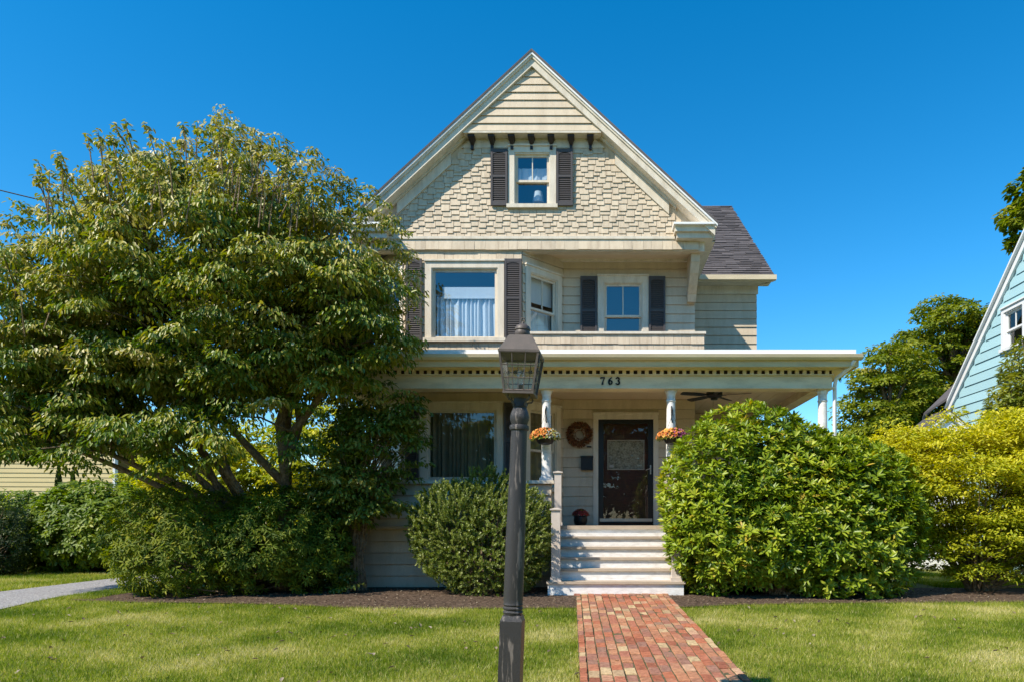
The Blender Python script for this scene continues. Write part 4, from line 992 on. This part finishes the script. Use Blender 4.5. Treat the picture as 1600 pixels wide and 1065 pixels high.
# slender shrub in front of the porch
ss = plant('porch_shrub', 'thin stemmed leafy shrub standing against the porch knee wall', 'shrub', (-3.85, 11.1, 0))
T = []
for c, r, n in (((-3.75, 11.1, 2.35), (.95, .55, .95), 120), ((-4.0, 11.0, 1.55), (.75, .5, .5), 60), ((-3.2, 11.1, 2.75), (.5, .4, .5), 40), ((-3.5, 11.0, 1.35), (.5, .4, .3), 22)): T.append(shell(c, r, n, .8, 12, .15)[0])
cl = np.concatenate(T)
def clump_leaves(parent, mat, centers, rad, per, L, W, droop=.2, flat=.4, down=.5, rnd0=.4, rsd=.2, jl=.12, fold=.25, name='crown', hang=0.0, rnd_c=None):
    n = len(centers); rad = np.broadcast_to(np.asarray(rad, float), (n,))
    th = rng.random((n, per)) * 6.283; ro = np.sqrt(rng.random((n, per)))
    tilt = rng.normal(0, .22, (n, 1, 2))
    x = ro * np.cos(th); y = ro * np.sin(th); z = flat * (.5 * (1 - ro ** 2)) + rng.normal(0, .10, (n, per)) + x * tilt[..., 0] + y * tilt[..., 1] - hang * ro ** 2
    pos = centers[:, None] + np.stack([x, y, z], -1) * rad[:, None, None]
    d = np.stack([np.cos(th), np.sin(th), np.full_like(th, -down)], -1) + rng.normal(0, .45, (n, per, 3))
    up = np.stack([np.cos(th) * .4, np.sin(th) * .4, np.ones_like(th)], -1) + rng.normal(0, .3, (n, per, 3))
    rc = rng.normal(rnd0, rsd, n) if rnd_c is None else rnd_c + rng.normal(0, rsd, n)
    rn = np.repeat(rc, per) + rng.normal(0, jl, n * per)
    return leaves(name, parent, mat, pos.reshape(-1, 3), d.reshape(-1, 3), up.reshape(-1, 3), L * rng.uniform(.5, 1.35, n * per), W * rng.uniform(.65, 1.3, n * per), droop, fold, rn)
clump_leaves(ss, LM['shade'], cl, .24, 60, .085, .040, .25, .4, .5, .38, .22, .15, name='foliage')
m = MB()
for i in range(4): m.tube([(-3.85 + .05 * i, 11.1 + .03 * i, 0), (-3.86 + .04 * i, 11.1, .6), (-3.9 + .12 * i, 11.1, 1.3), (-4.1 + .3 * i, 11.1, 2.1)], [.028, .025, .02, .01], 6)
for c in cl[::2]: m.tube([(-3.8 + random.uniform(-.1, .1), 11.1, random.uniform(.8, 1.7)), tuple(np.array(c) * .5 + np.array([-3.8, 11.1, 1.5]) * .5), tuple(c)], [.014, .009, .004], 5)
m.obj('stem', M['bark'], ss)
sp = plant('seedling', 'tiny leafy seedling at the foot of the slender porch shrub', 'plant', (-3.85, 10.75, 0))
cs_ = np.array([(-3.85, 10.75, .22), (-3.95, 10.7, .12), (-3.72, 10.72, .14), (-3.8, 10.8, .3)]); clump_leaves(sp, LM['shade'], cs_, .14, 40, .06, .03, name='foliage')
m = MB(); [m.tube([(-3.85, 10.75, 0), tuple(c)], [.008, .004], 5) for c in cs_]; m.obj('stem', M['bark'], sp)

# dogwood
dg = plant('dogwood_tree', 'large spreading dogwood tree with dense drooping leaves left of the house', 'tree', (-5.1, 11.1, 0))
def ell(c, r, n, pw=.45, zlo=-9):
    d = sphere_dirs(n); rr_ = rng.random(n) ** pw; p = np.array(c) + d * rr_[:, None] * np.array(r); return p[p[:, 2] > zlo]
tops = []
for px, py, k in ((352, 178, 16), (338, 196, 12), (318, 206, 10), (372, 196, 12), (398, 208, 10), (432, 218, 10), (462, 240, 8), (490, 236, 9), (518, 262, 8), (545, 282, 8), (575, 296, 8), (600, 322, 8), (290, 222, 9), (266, 236, 8), (240, 224, 12), (214, 244, 9), (190, 222, 11), (164, 268, 8), (140, 270, 9), (112, 284, 8), (84, 296, 8), (58, 326, 8), (34, 322, 8), (22, 372, 8), (4, 392, 8), (618, 345, 8), (632, 396, 8), (645, 450, 8)):
    D = random.uniform(9.9, 10.8) if px < 560 else random.uniform(10.8, 11.4); b = np.array((at(px, D), D, zt(py, D)))
    lx_, ly_ = random.gauss(0, .25), random.gauss(0, .3)
    for q in range(k): tops.append(b + np.array((-lx_ * q * .07 + random.gauss(0, .02 + .018 * q), random.gauss(0, .03 + .03 * q), -.085 * q + random.gauss(0, .03))))
tops = np.array(tops)
clump_leaves(dg, LM['dogwood'], tops, rng.uniform(.09, .17, len(tops)), 34, .075, .034, .3, .5, .5, .62, .16, .2, .3, 'crown', 0)
cl = np.concatenate([
    ell((-5.75, 10.65, 4.72), (2.45, 1.7, 1.85), 400, .30),
    ell((-7.75, 10.65, 4.15), (1.35, 1.4, 1.55), 140, .35),
    ell((-9.1, 10.6, 3.2), (1.3, 1.3, 1.4), 110, .35, 2.1),
    ell((-4.0, 10.4, 4.35), (1.2, 1.15, 1.35), 100, .35),
    ell((-7.6, 10.3, 2.85), (2.2, 1.0, .8), 70, .5, 2.2),
    ell((-5.6, 10.3, 3.3), (2.2, 1.1, .65), 60, .5, 2.8), ell((-6.3, 10.0, 2.35), (2.4, .8, .55), 34, .6, 1.9)])
rc = .34 + .26 * np.clip((cl[:, 2] - 2.5) / 4, -.2, 1.2) + .07 * np.sin(cl[:, 0] * 2.1) * np.sin(cl[:, 2] * 2.6 + cl[:, 1])  # leaf colour lightens with height: the sunlit crown top is put into the colour
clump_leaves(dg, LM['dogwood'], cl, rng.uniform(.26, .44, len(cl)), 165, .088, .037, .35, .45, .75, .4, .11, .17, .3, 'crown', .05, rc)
# upright shoots along the top of the crown
d = sphere_dirs(900); d = d[d[:, 2] > .35][:190]; b0 = np.concatenate([np.array([-5.95, 10.5, 4.72]) + d[:120] * np.array([2.6, 1.9, 2.15]), np.array([-8.35, 10.5, 3.45]) + d[120:] * np.array([1.7, 1.6, 1.55])])
dsh = nrm(np.concatenate([d[:120], d[120:]]) * .5 + [0, 0, .9] + rng.normal(0, .2, (len(d), 3))); ln = rng.uniform(.08, .26, len(d)); kk = 22; t = np.linspace(0, 1, kk)
pos = b0[:, None] + dsh[:, None] * (t[None] * ln[:, None])[..., None]; th = np.arange(kk) * 2.4
dd = np.stack([np.cos(th), np.sin(th), np.full(kk, -.3)], -1)[None] + rng.normal(0, .3, (len(d), kk, 3))
leaves('shoot', dg, LM['dogwood'], pos.reshape(-1, 3) + rng.normal(0, .02, (len(d) * kk, 3)), dd.reshape(-1, 3), UP(len(d) * kk), .075, .036, .35, .3, rng.normal(.62, .22, len(d) * kk))
m = MB()
for p, q, l in zip(b0, dsh, ln): m.tube([tuple(p - q * .5), tuple(p), tuple(p + q * l)], [.010, .007, .003], 4)
limbs = [[(-5.05, 11.1, -.05), (-5.0, 11.1, .9), (-4.95, 11.05, 1.9), (-4.98, 10.9, 2.7), (-4.6, 10.7, 3.8), (-4.3, 10.5, 5.0)],
         [(-5.0, 11.1, 1.75), (-5.5, 10.9, 2.35), (-6.1, 10.7, 3.1), (-6.6, 10.6, 4.2), (-6.9, 10.5, 5.6)],
         [(-5.25, 11.15, -.05), (-5.4, 11.1, .8), (-5.9, 10.9, 1.5), (-6.6, 10.7, 2.2), (-7.6, 10.5, 2.9), (-8.8, 10.4, 3.6)],
         [(-5.35, 11.2, -.05), (-5.7, 11.2, .8), (-6.5, 11.0, 1.5), (-7.5, 10.8, 2.0), (-8.6, 10.6, 2.5)],
         [(-4.97, 11.0, 2.4), (-4.4, 10.7, 2.9), (-3.9, 10.5, 3.5), (-3.6, 10.3, 4.3)],
         [(-5.3, 11.0, 1.0), (-5.75, 10.8, 1.9), (-6.0, 10.7, 2.9), (-6.0, 10.5, 4.4), (-5.7, 10.4, 6.0)],
         [(-5.05, 11.2, 2.0), (-5.1, 11.5, 3.0), (-5.3, 11.7, 4.2), (-5.4, 11.6, 5.6)],
         [(-5.15, 11.2, -.05), (-5.45, 11.15, 1.0), (-6.0, 11.0, 2.0), (-6.9, 10.9, 3.0), (-7.6, 10.8, 4.0)],
         [(-5.3, 11.25, -.05), (-5.55, 11.3, .9), (-6.1, 11.25, 1.7), (-7.0, 11.2, 2.5), (-7.8, 11.1, 3.4)],
         [(-5.6, 10.9, 1.2), (-6.5, 10.6, 1.75), (-7.3, 10.4, 2.15), (-8.4, 10.3, 2.9)],
         [(-4.95, 11.05, 2.0), (-4.75, 11.1, 2.7), (-4.85, 11.1, 3.4), (-4.9, 11.0, 4.4)],
         [(-5.9, 10.9, 1.5), (-6.2, 10.8, 2.3), (-6.3, 10.75, 3.2), (-6.7, 10.7, 4.4)]]
tr = MB(); LPTS = []
for i, l in enumerate(limbs):
    r0 = .13 if i == 0 else (.085 if i in (2, 3) else .07)
    tr.tube(l, [r0 * (1 - .72 * j / (len(l) - 1)) for j in range(len(l))], 9); 
    for p, q in zip(l, l[1:]): LPTS += [Vector(p).lerp(Vector(q), f) for f in (.0, .33, .66)]
tr.obj('trunk', M['bark'], dg, smooth=True)
for c in cl[::2]:
    c = Vector(c); best = min((p for p in LPTS if p.z > .9), key=lambda p: (p - c).length + max(0, p.z - c.z) * 1.5)
    mid = best.lerp(c, .5) + Vector((random.uniform(-.12, .12), random.uniform(-.12, .12), .12)); m.tube([best, mid, c], [.022, .014, .006], 5)
m.obj('branch', M['bark'], dg)['kind'] = 'stuff'

# hedge mass beyond the drive, darker conifer shrub at its left
hg = plant('hedge_shrub', 'bright green leafy shrub mass beyond the gravel drive', 'shrub', (-11.6, 15.6, 0))
T, NN = [], []
for c, r, n in (((-11.2, 15.5, .95), (1.5, 1.1, 1.02), 2600), ((-12.9, 15.7, .85), (1.0, 1.0, .85), 1500), ((-9.9, 15.4, .8), (.9, .9, 1.0), 1500), ((-12.2, 15.9, 1.0), (1.1, .8, .8), 1300)):
    a, b = shell(c, r, n, .35, 50, .16, 2.2, -.9); T.append(a); NN.append(b)
tips = np.concatenate(T); nr = np.concatenate(NN); k = 7; bs, ds, us = whorls(tips, nr * .6 + [0, -.1, .5] + rng.normal(0, .3, nr.shape), k, (50, 100), .012)
leaves('foliage', hg, LM['hedge'], bs, ds + [0, 0, -.2], us, .11, .055, .25, .2, np.repeat(rng.normal(.42, .2, len(tips)), k) + rng.normal(0, .1, len(tips) * k))
stems(hg, 'stem', M['bark'], (-11.6, 15.6, 0), tips, 60, .025)
dk = plant('dark_shrub', 'dark green shrub at the end of the hedge beside the gravel drive', 'shrub', (-12.6, 14.3, 0))
tips, nr = shell((-12.75, 14.4, .72), (1.0, .8, .8), 1500, .35, 30, .15, 2.2, -.9); k = 9; bs, ds, us = whorls(tips, nr * .6 + [0, 0, .5], k, (40, 95), .01)
leaves('foliage', dk, LM['darkhedge'], bs, ds, us, .07, .018, .2, .2); stems(dk, 'stem', M['bark'], (-12.7, 14.4, 0), tips, 30, .02)

# golden shrub and laurel at the right
gd = plant('golden_shrub', 'yellow green layered shrub right of the big rhododendron', 'shrub', (6.3, 11.2, 0))
T = []
for c, r, n in (((6.2, 11.3, 1.72), (1.75, 1.1, 1.02), 420), ((7.7, 11.3, 2.0), (1.3, 1.1, 1.05), 240), ((5.9, 11.2, 2.55), (.5, .5, .35), 24), ((6.9, 11.2, 2.75), (.45, .5, .3), 20), ((5.2, 11.45, 2.05), (.9, .8, .66), 150), ((6.3, 11.0, .8), (1.4, .8, .62), 150), ((7.5, 10.9, .8), (1.0, .8, .6), 110)):
    d = sphere_dirs(n); T.append(np.array(c) + d * (rng.random(n) ** .3)[:, None] * np.array(r))
cl = np.concatenate(T)
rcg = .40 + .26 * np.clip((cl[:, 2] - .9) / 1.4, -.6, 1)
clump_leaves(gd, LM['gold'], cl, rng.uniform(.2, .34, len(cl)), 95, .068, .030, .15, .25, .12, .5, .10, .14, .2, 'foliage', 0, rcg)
stems(gd, 'stem', M['bark'], (6.3, 11.2, 0), cl, 80, .03)
la = plant('laurel_tree', 'tall large leaved evergreen behind the golden shrub against the blue house', 'tree', (8.05, 12.3, 0))
T, NN = [], []
for c, r, n in (((7.75, 12.2, 3.0), (.62, .7, .75), 520), ((8.35, 12.3, 3.7), (.85, .8, 1.1), 800), ((7.25, 12.1, 2.5), (.5, .6, .5), 240), ((8.2, 12.0, 2.5), (1.1, .8, .8), 560)):
    a, b = shell(c, r, n, .55, 30, .2, 2.2, -.9); T.append(a); NN.append(b)
tips = np.concatenate(T); nr = np.concatenate(NN); k = 8; bs, ds, us = whorls(tips, nr * .5 + [0, 0, .7] + rng.normal(0, .25, nr.shape), k, (45, 95))
leaves('crown', la, LM['laurel'], bs, ds, us, .115, .036, .25, .2, np.repeat(rng.normal(.45, .2, len(tips)), k) + rng.normal(0, .1, len(tips) * k))
stems(la, 'trunk', M['bark'], (8.2, 12.3, 0), tips, 40, .04)
bb = plant('backyard_shrub', 'sunlit yellow green shrub seen through the left end of the porch', 'shrub', (-7.4, 19, 0))
T = [np.array(c) + sphere_dirs(n) * (rng.random(n) ** .35)[:, None] * np.array(r) for c, r, n in (((-7.2, 19, 2.3), (1.9, 1.2, 2.3), 190), ((-9.9, 19.5, 2.0), (1.7, 1.1, 1.9), 170), ((-12.2, 19.8, 1.7), (1.5, 1.0, 1.5), 120))]
clump_leaves(bb, LM['gold'], np.concatenate(T), .38, 90, .13, .07, rnd0=.4, name='foliage'); stems(bb, 'stem', M['bark'], (-7.4, 19, 0), np.concatenate(T), 30, .03)

# far trees
def far_tree(label, x, y, h, blobs, lm, per=180, L=.22, group=None, nm='maple_tree', rad=(.6, 1.0), r0=.35):
    t = plant(nm, label, 'tree', (x, y, 0), group)
    T = [np.array(c) + sphere_dirs(n) * (rng.random(n) ** .33)[:, None] * np.array(r) for c, r, n in blobs]; cl = np.concatenate(T)
    clump_leaves(t, lm, cl, rng.uniform(*rad, len(cl)), per, L, L * .6, .2, .6, .35, .42, .16, .15, name='crown')
    tr_ = MB(); tr_.tube([(x, y, -.1), (x + .1, y, h * .3), (x - .1, y, h * .6), (x, y, h * .9)], [r0, r0 * .75, r0 * .45, .06], 10)
    for c in cl[::3]: tr_.tube([(x, y, max(h * .25, min(c[2] - 1.0, h * .7))), tuple((np.array(c) + np.array([x, y, c[2]])) / 2), tuple(c)], [.11, .07, .02], 5)
    tr_.obj('trunk', M['bark'], t); return t
far_tree('dark leafy tree beyond the porch corner, the shorter of two far trees', 16.6, 38, 10, [((16.6, 38, 7.4), (2.5, 2.4, 3.6), 95), ((15.6, 37, 5.0), (1.8, 1.8, 2.4), 45)], LM['maple'], group=None)
far_tree('tall far leafy tree standing behind the blue house', 22.3, 42, 14, [((21.8, 42, 10.2), (3.4, 3.0, 4.6), 150), ((24.0, 42, 11.0), (2.4, 2.4, 3.6), 70), ((19.8, 41, 7.0), (2.2, 2.2, 3.2), 60)], LM['maple'])
far_tree('low round far tree below the two taller ones behind the porch corner', 18.2, 33, 4.6, [((17.2, 33, 3.4), (2.2, 1.8, 1.9), 70)], LM['maple'], r0=.2)
far_tree('very tall tree reaching into the frame above the blue house', 20.3, 27, 15, [((20.2, 27, 13.6), (3.15, 3.0, 2.6), 170)], LM['maple'], L=.26, rad=(.4, .7))
for cx_, h_, lb in ((-15.78, 2.78, 'taller of two small pointed evergreens before the yellow house'), (-15.36, 2.6, 'shorter of two small pointed evergreens before the yellow house')):
    cy = plant('young_arborvitae', lb, 'conifer', (cx_, 20.2, 0), 'pointed evergreens before the yellow house')
    n = 1600; z = rng.random(n) ** .7; zz_ = (1 - z) * h_; rr_ = z * .32 * rng.random(n) ** .4; th = rng.random(n) * 6.283
    leaves('foliage', cy, LM['darkhedge'], np.stack([cx_ + rr_ * np.cos(th), 20.2 + rr_ * np.sin(th), zz_], 1), np.stack([np.cos(th) * .5, np.sin(th) * .5, np.ones(n)], 1), np.stack([np.cos(th), np.sin(th), np.zeros(n)], 1), .12, .05)
    MB().tube([(cx_, 20.2, -.05), (cx_, 20.2, h_ * .5), (cx_, 20.2, h_ * .9)], [.04, .025, .01], 6).obj('stem', M['bark'], cy)

# ------------------------------------------------------------------ neighbouring houses
bh = thing('blue_house', 'pale blue clapboard house with steep gable at the right edge', 'house', (11.5, 14, 0))
XN = 9.0; fN = Fr(XN, 17.0, R(-90))                       # left wall, u runs towards the camera
zE, pk, uP = E + 2.9, .97, 4.4                             # eave height, pitch, half width
zpk = zE + pk * uP
wn1 = (17.0 - 14.95, 17.0 - 14.12, E + 3.72, E + 4.62)
m = MB(); hb = wn1
m.boxf(fN, 0, 2 * uP, 0, zE, -.1, -.004)
zl = lambda u: zE + pk * min(u, 2 * uP - u)
m.prismf(fN, [(0, zE), (hb[0], zE), (hb[0], zl(hb[0]))], -.1, -.004); m.prismf(fN, [(hb[0], zE), (hb[1], zE), (hb[1], hb[2]), (hb[0], hb[2])], -.1, -.004)
m.prismf(fN, [(hb[0], hb[3]), (hb[1], hb[3]), (hb[1], zl(hb[1])), (hb[0], zl(hb[0]))], -.1, -.004) if hb[3] < zl(hb[0]) else m.prismf(fN, [(hb[1] - .1, hb[3]), (hb[1], hb[3]), (hb[1], zl(hb[1]))], -.1, -.004)
m.prismf(fN, [(hb[1], zE), (2 * uP, zE), (uP, zpk), (hb[1], zl(hb[1]))], -.1, -.004)
bw_ = m.obj('wall', M['blue'], bh)
siding(bw_, fN, 0, 2 * uP, zE - 1.6, zpk, .215, [(wn1[0], wn1[1], wn1[2], wn1[3])], 'blue', 'siding_board', None, 0, lambda z: (max(0, (z - zE) / pk), min(2 * uP, 2 * uP - (z - zE) / pk)))
window(bh, fN, *wn1, 'double', .09, 'glass', tm='wtrim')
def bar(fr, u0, z0, u1, z1, w, d0, d1): return MB().prismf(fr, [(u0, z0), (u1, z1), (u1, z1 + w), (u0, z0 + w)], d0, d1)
rkb = bar(fN, -.15, zE - .15 - .02, uP, zpk - .02, .17, 0, .07).obj('rake_board', M['wtrim'], bh)
bar(fN, -.2, zE - .2 + .155, uP, zpk + .155, .06, -.1, .14).obj('rake_crown', M['wtrim'], rkb)
bar(fN, uP, zpk - .02, 2 * uP + .15, zE - .17, .17, 0, .07).obj('rake_board', M['wtrim'], bh)
m = MB()
for s_, (ua, za), (ub2, zb2) in ((0, (-.25, zE - .25 + .21), (uP, zpk + .21)), (1, (uP, zpk + .21), (2 * uP + .25, zE - .25 + .21))): m.prismf(fN, [(ua, za), (ub2, zb2), (ub2, zb2 + .05), (ua, za + .05)], -8, .12)
m.obj('roof', M['roof'], bh)
MB().box(XN + .1, XN + 7.5, 16.9, 17.0, 0, zE).obj('rear_wall', M['blue'], bh)
# rear ell, its roof rising towards the main house
m = MB(); m.box(9.1, 13, 17.3, 18.5, 0, E + 2.45); m.obj('ell_wall', M['wtrim'], bh)
m = MB(); e0, e1 = (8.28, E + 2.66), (10.4, E + 4.05)
m.add([(e0[0], 17.05, e0[1]), (e1[0], 17.05, e1[1]), (e1[0], 19.2, e1[1]), (9.0, 18.6, e0[1] + .1), (e0[0], 17.05, e0[1] + .06), (e1[0], 17.05, e1[1] + .06), (e1[0], 19.2, e1[1] + .06), (9.0, 18.6, e0[1] + .16)], MB.BF); m.obj('ell_roof', M['roof'], bh)
fq = Fr(8.4, 16.4)
pg = MB().prismf(fq, [(-.38, 0), (.62, 0), (.62, E + 2.12), (.12, E + 2.52), (-.38, E + 2.12)], -.9, 0).obj('entry_gable', M['wtrim'], bh)
m = MB(); m.prismf(fq, [(-.52, E + 2.02), (.12, E + 2.55), (.12, E + 2.66), (-.52, E + 2.13)], -.9, .1); m.prismf(fq, [(.76, E + 2.02), (.76, E + 2.13), (.12, E + 2.66), (.12, E + 2.55)], -.9, .1); m.obj('entry_rake', M['wtrim'], pg)
m = MB(); m.prismf(fq, [(-.56, E + 2.10), (.12, E + 2.665), (.12, E + 2.70), (-.56, E + 2.135)], -.95, .12); m.prismf(fq, [(.80, E + 2.10), (.80, E + 2.135), (.12, E + 2.70), (.12, E + 2.665)], -.95, .12); m.obj('entry_roof', M['roof'], pg)

yh = thing('yellow_house', 'pale yellow clapboard house half hidden by the hedge and dogwood', 'house', (-19, 24, 0))
fY = Fr(-27.4, 23.6, R(4)); wY = 10.4
wy = (wY - 3.0, wY - 2.2, E + 2.35, E + 3.4)
pw_ = panel(yh, 'wall', fY, 0, wY, 0, E + 3.25, [(wy[0] + .08, wy[1] - .08, wy[2] + .05, E + 3.2)], M['yellow'])
siding(pw_, fY, 0, wY, .3, E + 3.2, .16, [(wy[0], wy[1], wy[2], wy[3]), (wY - 4.55, wY - 4.3, 0, 9)], 'yellow', 'siding_board')
window(yh, fY, wy[0], wy[1], wy[2], E + 3.24, 'double', .08, 'glass')
MB().boxf(fY, wY - 4.52, wY - 4.32, 0, E + 3.2, 0, .05).obj('corner_board', M['wtrim'], yh)
MB().boxf(fY, wY - .02, wY + .06, 0, E + 3.2, -.12, .05).obj('corner_board', M['wtrim'], yh)
m = MB(); m.prismf(fY, [(-.4, E + 3.2), (wY + .35, E + 3.2), (wY - 4.0, E + 4.9), (.5, E + 4.9)], -3, .3); m.obj('roof', M['roof'], yh)
MB().boxf(fY, 0, wY, 0, E + 3.2, -2.9, -2.8).obj('rear_wall', M['yellow'], yh)

# overhead wire at the left
m = MB(); pts = []
for i in range(13):
    t = i / 12; pts.append((-22 + 16.8 * t, 11 + 2.9 * t, 9.95 - 3.6 * t - 4 * t * (1 - t) * .28))
wire = tag(m.tube(pts, .011, 6).obj('utility_wire', M['black'], None, (-12, 13, 7)), 'black overhead wire running down into the dogwood crown', 'wire')

# strip of red paving at the neighbour's side
rp = sheet('red_path', M['copper'], [[(8.4, y), (9.0, y)] for y in (11.9, 12.5, 13.5)], .03)

# trees across the street, behind the camera, which the ground floor windows mirror
sb = bpy.data.objects.new('street_tree_line', None); bpy.data.objects.remove(sb)
tl = bpy.data.objects.new('treeline', None); COL.objects.link(tl); ORG[tl] = Vector((0, 0, 0)); tl['kind'] = 'stuff'
T = []
for i in range(14):
    x = -40 + i * 6.2 + random.uniform(-1, 1); y = -30 + random.uniform(-2, 2); h = random.uniform(9, 13)
    n = 230; T.append(np.array((x, y, h * .48)) + sphere_dirs(n) * (rng.random(n) ** .33)[:, None] * np.array((3.6, 2.4, h * .5)))
fo = clump_leaves(tl, LM['maple'], np.concatenate(T), 1.0, 40, .45, .3, name='foliage', rnd0=.45); fo['kind'] = 'stuff'

# ------------------------------------------------------------------ grass
def blades(name, xy, h, w, seed=0):
    n = len(xy); z = np.where(xy[:, 1] < 10.4, -.0385 * (10.4 - xy[:, 1]), 0)
    p = np.stack([xy[:, 0], xy[:, 1], z], 1); a = rng.random(n) * 6.283; sd = np.stack([np.cos(a), np.sin(a), np.zeros(n)], 1)
    hh_ = h * rng.uniform(.5, 1.25, n); lean = rng.normal(0, .42, (n, 2)) * hh_[:, None]
    v = np.empty((n, 3, 3)); v[:, 0] = p - sd * w / 2; v[:, 1] = p + sd * w / 2; v[:, 2] = p + np.concatenate([lean, hh_[:, None]], 1)
    me = bpy.data.meshes.new(name); me.vertices.add(n * 3); me.vertices.foreach_set('co', v.reshape(-1).astype(np.float32)); me.loops.add(n * 3); me.loops.foreach_set('vertex_index', np.arange(n * 3, dtype=np.int32))
    me.polygons.add(n); me.polygons.foreach_set('loop_start', np.arange(0, n * 3, 3, dtype=np.int32)); me.polygons.foreach_set('loop_total', np.full(n, 3, np.int32)); me.update(calc_edges=True)
    x, y = xy[:, 0], xy[:, 1]
    pat = .16 * np.sin(x * 1.7 + 1.2 * np.sin(y * 1.3)) * np.sin(y * 2.3 + .8 * np.sin(x * .9)) + .10 * np.sin(x * 4.1 + y * 2.2) * np.sin(y * 5.3 - x * 1.1) + .08 * np.sin(x * .8 - y * 3.1)
    rn = .43 + pat * 1.7 + .12 * np.sin(x * 9.0 + 2 * np.sin(y * 7)) * np.sin(y * 11.0 + x * 2) + rng.normal(0, .22, n); rn[rng.random(n) < .03] = .97
    at_ = me.attributes.new('rnd', 'FLOAT', 'POINT'); at_.data.foreach_set('value', np.repeat(np.clip(rn, 0, 1), 3).astype(np.float32)); me.materials.append(LM['grass'])
    o = link(name, me); o['kind'] = 'stuff'; tag(o, 'mown green lawn grass in front of the house', 'grass'); return o
def in_path(x, y, j=0.0): s = 10.40 - y; u = x + .275 - s * .0296; return (u > .03 + j) & (u < 1.42 - j)
def bed_y(x): return np.interp(x, [p[0] for p in bed_front], [p[1] for p in bed_front])
n = 760000; y = 4.2 + 6.1 * rng.random(n) ** 1.0; x = rng.uniform(-12.2, 10.4, n)
hx = (x > -.92 * y - 2.2) & (x < .68 * y + 2.4)
ok = hx & ~in_path(x, y, np.abs(rng.normal(0, .018, n))) & ((y < bed_y(x) + rng.normal(0, .05, n)) | (x > 8.2) | (x < -7.62)) & ((x > -7.9 + rng.normal(0, .05, n) + .1 * np.sin(y * 1.7)) | (x < -9.6))
xy = np.stack([x[ok], y[ok]], 1); blades('grass', xy, .042, .0062)
n = 2600; sj = rng.uniform(.1, 6.2, n); uj = .105 + rng.integers(0, 13, n) * BW + rng.normal(0, .006, n)
jx = np.stack([-.275 + uj + sj * .0296, 10.4 - sj], 1); keep = np.sin(sj * 3.1 + uj * 9) + rng.normal(0, .5, n) > .2
g3 = blades('joint_grass', jx[keep], .060, .005); g3['label'] = 'small grass tufts growing between the path bricks'
n = 170; lx_ = rng.uniform(-8, 6, n); ly_ = rng.uniform(5.2, 9.4, n)
n = 90000; y = rng.uniform(10.0, 16, n); x = np.where(rng.random(n) < .7, rng.uniform(-15, -9.62, n), rng.uniform(-7.9, -7.3, n)); x2 = rng.uniform(6, 11, n); y2 = rng.uniform(11.6, 15, n)
xy = np.concatenate([np.stack([x, y], 1), np.stack([x2, y2], 1)[:40000]]); g2 = blades('grass', xy, .055, .009); g2['label'] = 'rough grass beyond the drive and the golden shrub'
# fallen leaves and bark bits on the bed
n = 2600; x = rng.uniform(-7, 6, n); y = rng.uniform(9.25, 11.5, n); ok = ~in_path(x, y) & (y > bed_y(x)); x, y = x[ok], y[ok]; n = len(x)
LM['litter'] = leafmat('dry_leaf_litter', [(.05, .035, .022), (.14, .10, .065), (.26, .19, .12), (.32, .27, .20)], .8, .1)
litter = bpy.data.objects.new('leaf_litter', None); COL.objects.link(litter); ORG[litter] = Vector((0, 0, 0)); litter['kind'] = 'stuff'
lo = leaves('mulch_bits', litter, LM['litter'], np.stack([x, y, np.where(y < 10.4, -.0385 * (10.4 - y), 0) + .022 + .012 * rng.random(n)], 1), np.stack([rng.normal(size=n), rng.normal(size=n), rng.normal(0, .25, n)], 1), UP(n), .05, .018); lo['kind'] = 'stuff'
n = len(lx_); lv = leaves('fallen_leaves', litter, LM['litter'], np.stack([lx_, ly_, np.where(ly_ < 10.4, -.0385 * (10.4 - ly_), 0) + .035 + .012 * rng.random(n)], 1), np.stack([rng.normal(size=n), rng.normal(size=n), rng.normal(0, .3, n)], 1), UP(n), .06, .032, .3, .4); lv['kind'] = 'stuff'
